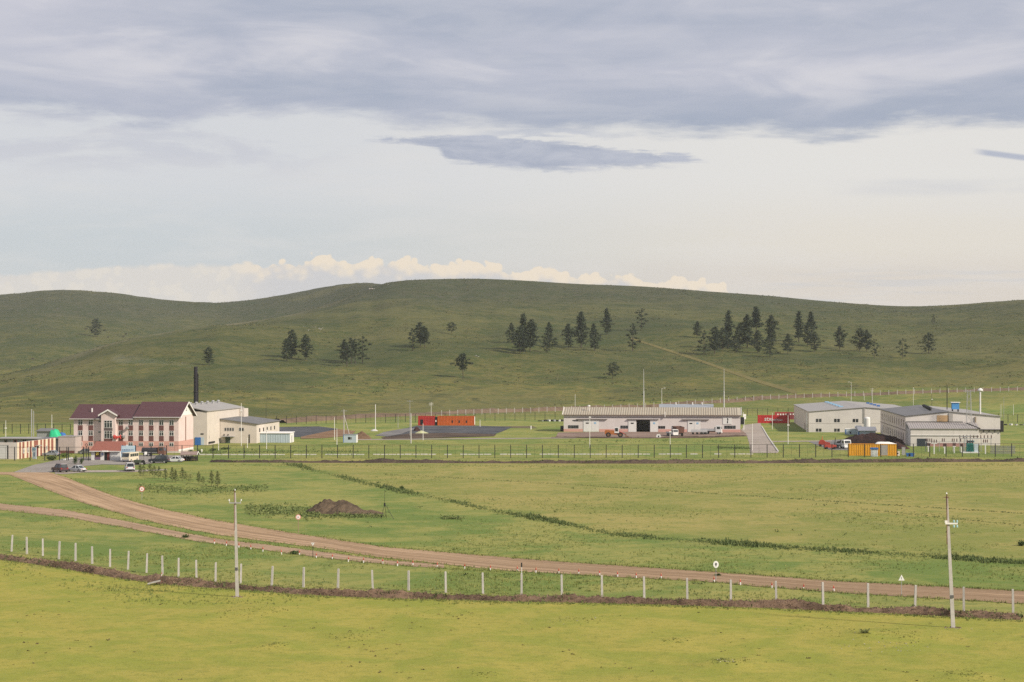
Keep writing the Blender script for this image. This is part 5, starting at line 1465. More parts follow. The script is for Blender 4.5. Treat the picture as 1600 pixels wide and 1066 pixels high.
# thin tripod tower in the meadow
x, y = gp(601, 811); k = y / FOC; h = 46 * k
r = thing('tripod_tower', x, y, 'thin dark metal tripod with a spike standing beside the earth mound', 'tripod tower')
hub = h * .52
for i, (a, bb) in enumerate(((-.55, -.25), (1.45, -.4), (.2, 1.2))): MB().tube((a, bb, 0), (.02, 0, hub), .035, .03, 6).build('leg', DARK, r)
MB().tube((0, 0, hub - .1), (0, 0, h), .035, .015, 6).build('mast', DARK, r)
MB().box(-.12, -.1, hub - .45, .12, .1, hub + .1).build('head', DARK, r)
MB().tube((-.25, -.1, hub * .45), (.75, -.2, hub * .45), .02, .02, 5).build('brace', DARK, r)
MB().tube((-.4, -.2, hub * .2), (1.2, -.35, hub * .2), .02, .02, 5).build('brace', DARK, r)

# ------------------------------------------------------------------ slim poles, lamps and masts of the compound
def pole(px, base, top, label, m=None, r0=.09, r1=.06, cat='pole', lamp=None, arm=None, name='light_pole', hill=False, cross=None):
    x, y = hp(px, base); k = y / FOC; h = CAM_H - (top - HOR) * k - ground_z(x, y)
    r = thing(name, x, y, label, cat)
    MB().tube((0, 0, -.1), (0, 0, h), r0, r1, 8).build('pole', m or TRIM, r)
    if arm is not None:
        MB().tube((0, 0, h - .05), (arm, 0, h + .12), .05, .04, 6).build('arm', m or TRIM, r)
        MB().prism([(arm, h + .05), (arm + (.7 if arm > 0 else -.7), h + .12), (arm + (.7 if arm > 0 else -.7), h + .22), (arm, h + .25)], -.13, .13).build('lamp_head', TRIM, r)
    if lamp is not None: MB().box(-.25, -.35, lamp * h - .14, .35, -.06, lamp * h + .14).build('lamp', TRIM, r)
    if cross:
        for z in cross: MB().box(-.9, -.07, h - z - .06, .9, .07, h - z + .06).build('crossarm', m or TRIM, r)
    return r


def mast(px, base, top, label):
    x, y = gp(px, base); k = y / FOC; h = CAM_H - (top - HOR) * k
    r = thing('lightning_mast', x, y, label, 'mast')
    MB().tube((0, 0, 0), (0, 0, h * .6), .26, .20, 10).build('lower_tube', STEEL if 0 else mat('mast_grey', (.48, .48, .47)), r)
    MB().tube((0, 0, h * .6), (0, 0, h), .12, .06, 8).build('upper_tube', mat('mast_grey', (.48, .48, .47)), r)


mast(1005.8, 664, 576.5, 'tall two stage lightning mast behind the middle of the long beige roof')
mast(1131.3, 664, 576.5, 'tall two stage lightning mast behind the gate road end of the long beige roof')
pole(1034, 656, 607, 'slim street lamp with bent arm behind the bluish shed roof', r0=.1, arm=.9)
pole(898.6, 660, 616, 'slim bare pole behind the pond end of the long beige roof')
pole(642, 693, 646, 'thick pale concrete pole on the lawn below the bright red cabin', CONCRETE, .19, .15)
pole(640.4, 681, 625.5, 'tall thin pole with small crossarms behind the thick pale concrete pole', mat('pole_grey', (.33, .33, .32)), .09, .06, cross=(.3,))
r = thing('a_frame_pole', *gp(537.3, 678.5), 'pale concrete pole with a slanting strut behind the little guard cabin', 'pole'); q = r.location.y / FOC
MB().tube((0, 0, 0), (0, 0, 38.5 * q), .17, .13, 8).build('pole', CONCRETE, r); MB().tube((1.75, 0, 0), (.1, 0, 29 * q), .14, .11, 8).build('strut', CONCRETE, r); MB().box(-.9, -.06, 36 * q, 1.1, .06, 36.6 * q).build('crossarm', STEEL, r)
pole(586.6, 673, 632, 'white lamp post rising from the little gravel heap', r0=.13, r1=.1)
pole(522.6, 687.5, 652, 'thin white lamp post a step from the guard cabin, by the liner pad'); pole(526.4, 695, 669, 'short thin white pole in front of the guard cabin')
pole(621.9, 669, 648, 'short thin pole between the gravel heap and the pond', mat('pole_grey', (.33, .33, .32)))
pole(661, 688, 662, 'thin pale lamp post in front of the bright red cabin'); pole(673.7, 655, 629, 'slim pole with crossarm behind the red cabin', cross=(.3, 1.0))
pole(415.7, 664, 631, 'thin dark pole behind the lower grey block', DARK, .1, .05)
pole(377, 697, 630, 'tall thin lamp pole in front of the lower grey block', lamp=.82); pole(386.5, 700, 684, 'short white pole on the lawn before the red skip')
pole(341.5, 704, 686, 'short white lamp post on the lawn before the tall cream hall'); pole(315, 707, 702, 'stubby white post by the roofed shelter', r0=.2, r1=.2)
pole(416.5, 702, 672, 'thin pale lamp post before the long white roofed hut', lamp=.98)
pole(1161.6, 672, 644, 'white post carrying two white sign boards at the head of the gate road', r0=.1)
q = bpy.data.objects['light_pole'] if 0 else None
r = thing('sign_board', *gp(1163.2, 672.2), 'pair of white boards stacked on a post at the head of the gate road', 'sign'); q = r.location.y / FOC
for a, c in ((17, 20.8), (21.2, 25)): MB().box(-2.2 * q, -.12, a * q, 2.4 * q, -.06, c * q).build('board', SIGNW, r)
MB().tube((0, 0, 0), (0, 0, 24 * q), .06, .06, 6).build('post', TRIM, r)
pole(1206.8, 671, 645, 'thin cream lamp post in front of the white lettering of the red container', r0=.1); pole(1231.3, 694, 649, 'tall thin cream lamp post on the lawn by the mill hall', lamp=.66, r0=.1)
pole(1175.5, 704, 662, 'thin cream pole at the kerb of the gate road'); pole(1047, 702, 674, 'thin cream lamp post on the lawn before the dump truck', lamp=.97)
pole(921.5, 700, 651, 'thin cream lamp post before the pond end of the long hall', lamp=.98); pole(1330, 634, 597.5, 'street lamp on the slope behind the mill hall', arm=-.9)
pole(1362.8, 640, 606.5, 'pole with two crossarms behind the mill hall roof', CONCRETE, .2, .15, cross=(.4, 1.3)); pole(1350.3, 626, 615, 'short pale pole on the slope behind the mill hall')
pole(1479.8, 689, 601, 'tall dark pole in front of the plant', DARK, .17, .12); pole(1456, 645, 615, 'dark lamp post behind the dark roof of the plant', DARK, .09, .07, lamp=.7)
pole(1427, 655, 605, 'thin bare pole above the dark roof of the plant'); pole(1568.4, 654, 620, 'slim pole on the meadow beyond the plant', mat('pole_grey', (.33, .33, .32))); pole(1583.5, 649, 632, 'short slim pole on the meadow by the back fence')
pole(1564, 651, 632, 'short pale pole next to the slim one beyond the plant'); pole(49.3, 683, 639.5, 'thick pale pole behind the long grey shed', STEEL, .2, .16); pole(52.5, 682, 642, 'grey pole close behind the thick pale one', mat('pole_grey', (.33, .33, .32)), .14, .1)
pole(81, 684, 648, 'slim cream pole by the ribbed metal shed'); pole(9, 684, 657, 'slim cream lamp pole above the long grey shed', lamp=.55)
pole(750, 667, 655.5, 'short white pole with lamp at the pond edge', r0=.12); pole(829.5, 671, 665.5, 'stubby white post on the rough ground beside the pond', r0=.2, r1=.2)


# ------------------------------------------------------------------ substation before the plant
def t_post(px, base, top, label, arm):
    x, y = gp(px, base); k = y / FOC; h = (base - top) * k
    r = thing('insulator_post', x, y, label, 'insulator post', RC, 'white insulator posts of the substation')
    MB().box(-.14, -.14, 0, .14, .14, h - .25).build('post', WHITE, r)
    a = MB().box(-arm, -.16, h - .248, arm, .16, h).build('crossbeam', WHITE, r)
    for i in range(-1, 2): link('insulator', shared('ins', 'insulator', mat('brown_insulator', (.07, .03, .03)), lambda b: b.lathe([(.06, 0), (.16, .08), (.10, .2), (.16, .32), (.10, .44), (.15, .56), (.05, .9)], 8)), a, (i * arm * .8, 0, h))


t_post(1459.6, 709.5, 692, 'white T shaped insulator post nearest the dark gate of the plant', .75); t_post(1476, 709, 698, 'short white insulator post, second from the dark gate of the plant', .35)
t_post(1491, 708.3, 697, 'short white insulator post, third from the dark gate of the plant', .35); t_post(1502.3, 708, 698, 'short white insulator post right against the teal transformer', .25)
t_post(1539.7, 709.5, 692, 'white T shaped insulator post between the teal transformer and the grey picket fence', .6); t_post(1450.5, 706, 697, 'small white post half hidden by the white T shaped one', .3)
x, y = gp(1517, 708)
r = thing('transformer', x, y, 'teal transformer on a white plinth in front of the plant', 'transformer', RC)
MB().box(-2.4, -.6, 0, 2.2, 2.2, .3).build('plinth', WHITE, r)
MB().box(-1.0, .2, .3, .7, 1.6, 2.6).build('tank', TEAL, r)
for i in range(6): link('radiator_fin', shared('fin', 'radiator_fin', TEAL, lambda b: b.box(0, -.35, 0, .12, 0, 1.7)), r, (-.9 + i * .28, .2, .6))
MB().tube((-.9, .9, 3.0), (1.0, .9, 3.0), .28, .28, 12).build('conservator', mat('teal_grey', (.08, .17, .18)), r)
MB().box(.9, .2, .3, 1.9, 1.3, 2.3).build('cabinet', PALEBLUE, r)
for i in range(3): link('bushing', shared('bush', 'bushing', mat('brown_insulator', (.07, .03, .03)), lambda b: b.lathe([(.06, 0), (.18, .1), (.1, .25), (.17, .4), (.1, .55), (.05, .95)], 8)), r, (-.8 + i * .65, .5, 2.6))


def lattice(px, base, top, w, label):
    x, y = gp(px, base); k = y / FOC; h = (base - top) * k
    r = thing('lattice_mast', x, y, label, 'lattice mast', RC)
    for a in (-1, 1):
        for c in (-1, 1):
            MB().tube((a * w, c * w, 0), (a * w * .45, c * w * .45, h), .055, .05, 5).build('leg', STEEL, r)
    n = 9; b = MB()
    for i in range(n):
        z0, z1 = h * i / n, h * (i + 1) / n; f0, f1 = w * (1 - .55 * i / n), w * (1 - .55 * (i + 1) / n)
        for s in (-1, 1):
            b.tube((-f0 * s, -f0, z0), (f1 * s, -f1, z1), .03, .03, 4); b.tube((-f0 * s, f0, z0), (f1 * s, f1, z1), .03, .03, 4)
            b.tube((s * f0, -f0, z0), (s * f1, f1, z1), .03, .03, 4)
    b.build('bracing', STEEL, r)
    MB().box(-1.6, -.08, h - .3, 1.4, .08, h - .12).build('crossarm', STEEL, r)


lattice(1514, 697, 610, .95, 'tall grey lattice mast rising before the plant and its vent stack'); lattice(1508.5, 706, 681, .5, 'small grey lattice support at the teal transformer')
r = thing('switchgear_frame', *gp(1526, 706), 'grey steel switchgear frame with dark insulators above the teal transformer', 'switchgear', RC)
for a in (-4.2, -1.4, 1.4, 4.0): link('column', shared('swc', 'column', STEEL, lambda b: b.box(-.08, -.08, 0, .08, .08, 3.4)), r, (a, 1.6, 0))
MB().box(-4.4, 1.5, 3.4, 4.2, 1.7, 3.55).build('beam', STEEL, r)
for i in range(10): link('insulator', shared('ins', 'insulator', mat('brown_insulator', (.07, .03, .03)), lambda b: 0), r, (-4.2 + i * .92, 1.6, 3.55))
r = thing('busbar_frame', *gp(1482, 706.5), 'low grey frame of dark red insulators before the rusty front of the plant', 'switchgear', RC)
for a in (-5.8, -2.2, 1.4, 4.4): link('column', shared('swc2', 'column', STEEL, lambda b: b.box(-.07, -.07, 0, .07, .07, 2.6)), r, (a, 1.6, 0))
MB().box(-6, 1.52, 2.6, 4.6, 1.68, 2.72).build('beam', STEEL, r)
for i, a in enumerate((-5.7, -5.2, -4.7, -4.2, -1.4, -.9, 1.2, 1.7, 2.4, 3.4)): link('insulator', shared('ins', 'insulator', mat('brown_insulator', (.07, .03, .03)), lambda b: 0), r, (a, 1.6, 2.72))
r = thing('picket_fence', *gp(1548, 709), 'grey picket fence with dark gaps on the meadow side of the substation', 'fence', RC)
for i in range(20): link('picket', shared('pick', 'picket', mat('picket_grey', (.22, .22, .21), .15), lambda b: b.box(0, -.04, 0, .17, .04, 2.1)), r, (i * .32, 0, 0))
MB().box(-.1, .045, .5, 6.6, .1, .6).box(-.1, .045, 1.7, 6.6, .1, 1.8).build('rail', DARK, r)
r = thing('scrap_heap', *gp(1576, 664.5), 'white and dark scrap lying in the meadow beyond the plant', 'scrap')
for i in range(7):
    o = MB().box(-.6, -.3, 0, .6, .3, random.uniform(.3, .8)).build('scrap_piece', (WHITE, STEEL, DARK)[i % 3], r, (-5 + i * 1.9, random.uniform(-1, 1), 0), random.uniform(0, 3))
r = thing('scrap_heap', *gp(866, 658.5), 'dark scrap with white tubes by the back fence near the long hall', 'scrap')
for i in range(10):
    o = MB().box(-.9, -.3, 0, .9, .3, random.uniform(.3, 1.0)).build('scrap_piece', (DARK, STEEL, DARK, WHITE)[i % 4], r, (-5.5 + i * 1.1, random.uniform(-1, 1), 0), random.uniform(0, 3))
r = thing('white_drum', *gp(1029, 684.5), 'white square block with dark opening on the lawn before the long hall', 'block')
MB().prism([(-.55, 0), (.55, 0), (.75, .45), (.5, 1.15), (-.5, 1.15), (-.75, .45)], 0, .9).build('body', WHITE, r); MB().box(-.2, -.03, .3, .25, -.003, .75).build('opening', DARK, r)

# white painted kerb stones by the gatehouse drive, and kerbs inside the fence
ST = [(97, 719.6), (100.5, 719.2), (103.5, 718.6), (107.5, 717.8), (111.3, 717)]
for i, (a, b) in enumerate(ST):
    r = thing('kerb_stone', *gp(a, b), f'white painted kerb stone, {ORD[i]} of the driveway curve counting from the red car', 'kerb stone', -.3, 'white kerb stones by the driveway')
    link('stone', shared('ks2', 'stone', WHITE, lambda q: q.add([(-.28, -.2, 0), (.28, -.2, 0), (.28, .2, 0), (-.28, .2, 0), (-.2, -.13, .38), (.22, -.13, .42), (.2, .13, .42), (-.2, .13, .38)], [(3, 2, 1, 0), (4, 5, 6, 7), (0, 1, 5, 4), (1, 2, 6, 5), (2, 3, 7, 6), (3, 0, 4, 7)])), r)
kr = thing('kerb', *gp(310, 711), 'long white kerb on the grass just behind the near fence', 'kerb')
kx0, ky0 = kr.location.x, kr.location.y
px = 310
while px < 1168:
    a, b = gp(px, 711 - (px - 310) * .001), gp(px + 11.2, 711 - (px - 310) * .001)
    if random.random() > .12:
        o = link('kerb_block', shared('kb', 'kerb_block', mat('kerb_white', (.52, .50, .47), .12), lambda q: q.box(0, -.16, -.02, 1.85, .16, .24)), kr, (a[0] - kx0, a[1] - ky0, random.uniform(-.06, .03)))
    px += 12.4
kr = thing('kerb', *gp(1198, 689), 'white kerb stones stepping down the side of the gate road', 'kerb')
KP = [gp(1190.5, 667), gp(1200.5, 684), gp(1216, 706)]
for (ax, ay), (bx_, by_) in zip(KP, KP[1:]):
    d_ = math.hypot(bx_ - ax, by_ - ay); nk = int(d_ / 2.6)
    for i in range(nk):
        f = (i + .5) / nk
        link('kerb_block', shared('kb3', 'kerb_block', mat('kerb_white', (.52, .50, .47), .12), lambda q: q.box(-1.15, -.16, 0, 1.15, .16, .22)), kr, (ax + (bx_ - ax) * f - kr.location.x, ay + (by_ - ay) * f - kr.location.y, 0), math.atan2(by_ - ay, bx_ - ax))

# billboard and banner by the gate
r = thing('billboard', *gp(200.2, 720.6), 'pale blue billboard with white peak beside the gatehouse', 'billboard', RC); k = r.location.y / FOC
MB().box(-11 * k, -.08, 5 * k, 11 * k, .08, 24 * k).build('panel', LBLUE, r)
f = MB().box(-10.6 * k, -.1, 15.5 * k, 10.6 * k, -.081, 23.7 * k).build('upper_panel', mat('sky_print', (.42, .53, .60), .15), r)
for i in range(7): link('print_mark', shared('pmk', 'print_mark', mat('print_blue', (.10, .17, .30)), lambda b: b.box(-.14, -.012, 0, .14, 0, .3)), r, (-8.2 * k + i * 2.7 * k, -.103, 16.5 * k))
for i in range(2): link('print_mark', shared('pmk2', 'print_mark', mat('print_blue', (.10, .17, .30)), lambda b: b.box(-.3, -.012, 0, .3, 0, .45)), r, (-9 * k + i * 3.6 * k, -.083, 11.0 * k))
MB().prism([(-4 * k, 24 * k), (0, 24 * k), (-2 * k, 26 * k)], -.06, .06).build('peak', WHITE, r)
for a in (-9, 11.3): link('post', shared('bbp', 'post', DARK, lambda b: b.box(-.1, .09, 0, .1, .25, 3.9)), r, (a * k, 0, 0))
r = thing('banner', *gp(53.6, 718), 'white and pale blue banner stand in front of the striped shed', 'banner', R(-30)); k = r.location.y / FOC
MB().box(-3.9 * k, -.05, .1, 3.9 * k, .05, 19.5 * k).build('sheet', mat('banner_white', (.60, .65, .72), .06), r)
MB().box(-3.7 * k, -.065, 14.5 * k, 3.7 * k, -.051, 17.5 * k).build('top_strip', LBLUE, r)
MB().box(-1 * k, -.065, 5 * k, 1 * k, -.051, 11 * k).build('print_mark', mat('print_blue', (.10, .17, .30)), r)
for a in (-3.9, 3.9): link('pole', shared('bnp', 'pole', STEEL, lambda b: b.box(-.04, -.04, 0, .04, .04, 3.4)), r, (a * k, .1, 0))
r = thing('parking_sign', *gp(227.8, 722), 'small white square sign on a post between the minibus and the dark car', 'sign'); k = r.location.y / FOC
MB().tube((0, 0, 0), (0, 0, 15 * k), .04, .04, 6).build('post', STEEL, r); MB().box(-2 * k, -.08, 11.5 * k, 2 * k, -.042, 16 * k).build('board', SIGNW, r)

# roofed shelter
r = thing('shelter', *gp(295, 721), 'small wooden shelter with brown gabled roof beside the parked cars', 'shelter', R(-4)); k = r.location.y / FOC; r.scale = (.88, .88, .95)
for a in (-2, -.65, .65, 2):
    for c in (0, 2.0): link('post', shared('shp', 'post', DARK, lambda b: b.box(-.08, -.08, 0, .08, .08, 1.75)), r, (a, c, 0))
MB().prism([(-.5, 1.6), (1.0, 2.35), (2.5, 1.6), (2.5, 1.75), (1.0, 2.5), (-.5, 1.75)], -2.4, 2.4, 'x').build('roof', mat('shelter_roof', (.24, .175, .155), .12), r)
MB().prism([(-.5, 1.6), (1.0, 2.35), (1.0, 2.56), (-.5, 1.81)], 2.402, 2.48, 'x').build('verge_board', TRIM, r)
MB().prism([(2.5, 1.6), (1.001, 2.35), (1.001, 2.56), (2.5, 1.81)], 2.402, 2.48, 'x').build('verge_board', TRIM, r)
MB().box(-1.9, 1.9, .1, 1.9, 2.0, 1.2).build('back_wall', mat('shelter_dark', (.05, .045, .04)), r)
MB().box(-1.8, 1.2, .4, 1.8, 1.7, .5).build('bench', WOOD, r)

# ------------------------------------------------------------------ vehicles
PAINT = {}
def paint(name, col): return mat(name, col, .03, .8, .32, 0, .5)
HEADL = mat('lamp_glass', (.6, .6, .58), .05, 5, .2); TAILL = mat('tail_red', (.35, .03, .03), .1, 5, .3)


def car(px, py, heading, m, label, kind='car'):
    L, W, Hh, g = {'car': (4.5, 1.75, 1.45, .2), 'suv': (4.8, 1.9, 1.9, .28)}[kind]
    x, y = gp(px, py)
    r = thing('parked_car', x, y, label, 'car', R(heading), 'cars parked by the driveway')
    z0, zb = g + .05, Hh * .56
    body = [(-L / 2, z0 + .15), (-L / 2 + .1, z0), (L / 2 - .1, z0), (L / 2, z0 + .2), (L / 2 - .05, zb - .12), (L / 2 - .35, zb - .03), (L * .18, zb + .04), (-L * .42, zb + .04), (-L / 2 + .02, zb - .1)]
    b = MB(); n = len(body)
    secs = [(-W / 2, .93), (-W / 2 + .1, 1.0), (W / 2 - .1, 1.0), (W / 2, .93)]
    vs = [(p * (1 if s == 1 else .985), yy, z0 + (q - z0) * s) for yy, s in secs for p, q in body]
    fs = [(j * n + i, j * n + (i + 1) % n, (j + 1) * n + (i + 1) % n, (j + 1) * n + i) for j in range(3) for i in range(n)] + [tuple(range(n)), tuple(range(4 * n - 1, 3 * n - 1, -1))]
    bo = b.add(vs, fs).build('body', m, r)
    xf, xr = (L * .20, -L * .44) if kind == 'suv' else (L * .20, -L * .36)
    tf, tr = (L * .06, -L * .40) if kind == 'suv' else (L * .02, -L * .20)
    wb, wt = W / 2 - .08, W / 2 - .26; zt = Hh - .07
    def frus(b, ex, za, zb_, fa, fb):
        lerp = lambda a, c, t: a + (c - a) * t
        A = [(lerp(xr, tr, fa) - ex, -lerp(wb, wt, fa) - ex, za), (lerp(xf, tf, fa) + ex, -lerp(wb, wt, fa) - ex, za), (lerp(xf, tf, fa) + ex, lerp(wb, wt, fa) + ex, za), (lerp(xr, tr, fa) - ex, lerp(wb, wt, fa) + ex, za)]
        B = [(lerp(xr, tr, fb) - ex, -lerp(wb, wt, fb) - ex, zb_), (lerp(xf, tf, fb) + ex, -lerp(wb, wt, fb) - ex, zb_), (lerp(xf, tf, fb) + ex, lerp(wb, wt, fb) + ex, zb_), (lerp(xr, tr, fb) - ex, lerp(wb, wt, fb) + ex, zb_)]
        b.add(A + B, [(3, 2, 1, 0), (4, 5, 6, 7), (0, 1, 5, 4), (1, 2, 6, 5), (2, 3, 7, 6), (3, 0, 4, 7)])
    q = MB(); frus(q, 0, zb + .03, zt, 0, 1); q.build('window', GLASS, r)
    q = MB(); frus(q, .04, zt, Hh, 1, 1.12); q.build('roof', m, r)
    q = MB()
    for fx in (0, .48, 1):
        for s in (-1, 1):
            a = (xr + (xf - xr) * fx, s * (wb + .01), zb + .02); c = (tr + (tf - tr) * fx, s * (wt + .01), zt + .02); q.tube(a, c, .05, .05, 5)
    q.build('pillar', m, r)
    for sx in (-L * .31, L * .32):
        for s in (-1, 1):
            rad = .36 if kind == 'suv' else .31
            w = link('wheel', shared(('wh', rad), 'wheel', RUBBER, lambda b: b.tube((0, -.11, 0), (0, .11, 0), rad, rad, 14)), r, (sx, s * (W / 2 - .08), rad))
            link('rim', shared(('ri', rad), 'rim', STEEL, lambda b: b.tube((0, -.125, 0), (0, .125, 0), rad * .6, rad * .6, 10)), w)
    for s in (-1, 1):
        link('headlight', shared('hl', 'headlight', HEADL, lambda b: b.box(-.03, -.2, -.08, .03, .2, .08)), r, (L / 2 - .02, s * (W / 2 - .32), zb - .22))
        link('tail_light', shared('tl2', 'tail_light', TAILL, lambda b: b.box(-.03, -.14, -.1, .03, .14, .1)), r, (-L / 2 + .005, s * (W / 2 - .22), zb - .14))
    MB().box(-L / 2 - .03, -W / 2 + .1, z0 + .02, -L / 2 + .02, W / 2 - .1, z0 + .22).build('bumper', DARK, r)
    return r


car(93.5, 737.8, 128, paint('wine_red_paint', (.085, .035, .04)), 'dark red car parked at the mouth of the driveway', 'suv')
car(119.5, 737.2, 150, paint('silver_paint', (.50, .52, .53)), 'silver estate car parked next to the dark red one', 'car')
car(202.5, 736.3, 106, paint('pale_silver_paint', (.55, .55, .57)), 'pale silver car parked on the strip below the minibus', 'suv')
car(248.5, 723.8, 176, paint('blue_black_paint', (.025, .028, .035)), 'dark blue black off-road car parked side on by the fence', 'suv')
car(273, 722.2, 170, paint('white_car_paint', (.68, .68, .68)), 'white saloon parked between the dark off-road car and the shelter', 'car')
car(80.5, 712.5, 165, paint('blue_grey_paint', (.30, .33, .38)), 'blue grey car half hidden by bushes at the striped shed', 'car')
car(136, 709.5, 0, paint('olive_paint', (.10, .10, .09)), 'dark car half hidden by the gate posts at the pink building', 'car')


def minibus():
    r = thing('minibus', *gp(203.5, 721.5), 'cream minibus with big dark windscreen parked by the billboard', 'minibus', R(-104))
    m = paint('cream_paint', (.60, .53, .40)); L, W = 5.4, 2.0
    MB().prism([(-L / 2, .35), (L / 2, .35), (L / 2 + .05, 1.2), (L / 2 - .45, 2.3), (-L / 2, 2.3)], -W / 2, W / 2).build('body', m, r)
    MB().prism([(L / 2 + .03, 1.28), (L / 2 - .38, 2.18), (L / 2 - .30, 2.18), (L / 2 + .08, 1.28)], -W / 2 + .12, W / 2 - .12).build('windscreen', GLASS, r)
    for s in (-1, 1):
        for k_ in range(4): MB().box(-2.4 + k_ * 1.15, s * (W / 2), 1.3, -1.4 + k_ * 1.15, s * (W / 2 + .03), 2.0).build('window', GLASS, r)
        for q in (-1.7, 1.6):
            w = link('wheel', shared(('wh', .36), 'wheel', RUBBER, lambda b: b.tube((0, -.11, 0), (0, .11, 0), .36, .36, 14)), r, (q, s * (W / 2 - .05), .36)); link('rim', shared(('ri', .36), 'rim', STEEL, lambda b: b.tube((0, -.125, 0), (0, .125, 0), .21, .21, 10)), w)
        link('headlight', shared('hl', 'headlight', HEADL, lambda b: 0), r, (L / 2 + .03, s * .7, .85))
    MB().box(L / 2 - .05, -W / 2 + .05, .3, L / 2 + .14, W / 2 - .05, .62).build('bumper', mat('grey_bumper', (.2, .2, .22)), r)


minibus()


def truck(px, py, heading, label, cab_m, load, name='truck', s=1.0):
    r = thing(name, *gp(px, py), label, 'truck', R(heading)); r.scale = (s, s, s)
    MB().box(-3.4, -.5, .75, 3.0, .5, 1.0).build('chassis', DARK, r)
    MB().prism([(1.4, .7), (3.3, .7), (3.35, 1.7), (3.05, 2.75), (1.4, 2.8)], -1.15, 1.15).build('cab', cab_m, r)
    MB().prism([(3.335, 1.75), (3.09, 2.6), (3.14, 2.6), (3.39, 1.75)], -1.0, 1.0).build('windscreen', GLASS, r)
    for sd in (-1, 1): MB().box(1.9, sd * 1.15, 1.75, 2.95, sd * 1.18, 2.5).build('window', GLASS, r)
    MB().box(3.2, -1.1, .5, 3.45, 1.1, .85).build('bumper', cab_m, r)
    for q in (2.4, -1.4, -2.6):
        for sd in (-1, 1):
            w = link('wheel', shared(('wh', .5), 'wheel', RUBBER, lambda b: b.tube((0, -.16, 0), (0, .16, 0), .5, .5, 14)), r, (q, sd * .98, .5)); link('rim', shared(('ri', .5), 'rim', STEEL, lambda b: b.tube((0, -.175, 0), (0, .175, 0), .28, .28, 10)), w)
    if load == 'dump':
        MB().add([(-3.6, -1.2, 1.05), (1.1, -1.2, 1.05), (1.1, 1.2, 1.05), (-3.6, 1.2, 1.05), (-3.9, -1.3, 2.9), (1.3, -1.3, 3.1), (1.3, 1.3, 3.1), (-3.9, 1.3, 2.9)], [(3, 2, 1, 0), (0, 1, 5, 4), (1, 2, 6, 5), (2, 3, 7, 6), (3, 0, 4, 7)]).build('dump_body', mat('rust_brown_paint', (.13, .065, .05), .2), r)
        for k_ in range(5): link('body_rib', shared('dr', 'body_rib', mat('rust_brown_paint', (.13, .065, .05), .2), lambda b: b.box(0, -.08, 0, .14, 0, 1.8)), r, (-3.2 + k_ * 1.0, -1.26, 1.15))
    elif load == 'flat':
        MB().box(-3.6, -1.2, 1.05, 1.2, 1.2, 1.2).build('bed', STEEL, r)
        for sd in (-1.2, 1.14): MB().box(-3.6, sd, 1.2, 1.2, sd + .06, 1.75).build('side_board', mat('board_silver', (.42, .42, .43)), r)
        MB().box(1.0, -1.2, 1.2, 1.1, 1.2, 2.3).build('head_board', STEEL, r)
    elif load == 'tarp':
        MB().box(-3.6, -1.2, 1.05, 1.2, 1.2, 1.2).build('bed', STEEL, r)
        MB().prism([(-1.2, 1.2), (1.2, 1.2), (1.15, 2.1), (.5, 2.6), (-.6, 2.55), (-1.15, 2.0)], -3.6, 1.1, 'x').build('tarpaulin', mat('dark_tarp', (.03, .03, .035)), r)
    return r


truck(1058.5, 681, 100, 'brown dump body of a tipper lorry seen from behind at the long hall', WHITE, 'dump', 'dump_truck')
truck(1050.5, 681.5, -70, 'white lorry cab standing close beside the brown dump body', WHITE, 'flat', 'truck', .8)
truck(1112, 678.5, -14, 'white cabbed flatbed lorry parked along the long hall', paint('lorry_white', (.66, .66, .65)), 'flat', 'truck')
truck(1316.5, 701, -72, 'white cabbed lorry beside the black ore heap', paint('lorry_white', (.66, .66, .65)), 'flat', 'truck', .9)
truck(241, 713, -6, 'lorry under a dark tarpaulin in front of the pink building', mat('brown_cab', (.14, .07, .05)), 'tarp', 'truck', .85)
for i, (px, m) in enumerate(((1086, 0), (1099, 1))):
    r = thing('trailer', *gp(px, 679), ('grey flat trailer behind the white flatbed lorry' if i else 'grey flat trailer at the tail of the row before the sliding doors'), 'trailer', R(-4))
    MB().box(-1.3, -1, .75, 1.3, 1, .92).build('bed', STEEL, r); MB().box(-1.3, -1.02, .92, 1.3, -.96, 1.6).box(-1.3, .96, .92, 1.3, 1.02, 1.6).build('side_board', mat('board_silver', (.42, .42, .43)), r)
    for q in (-.7, .7):
        for sd in (-1, 1): link('wheel', shared(('wh', .36), 'wheel', RUBBER, lambda b: 0), r, (q, sd * .8, .36))


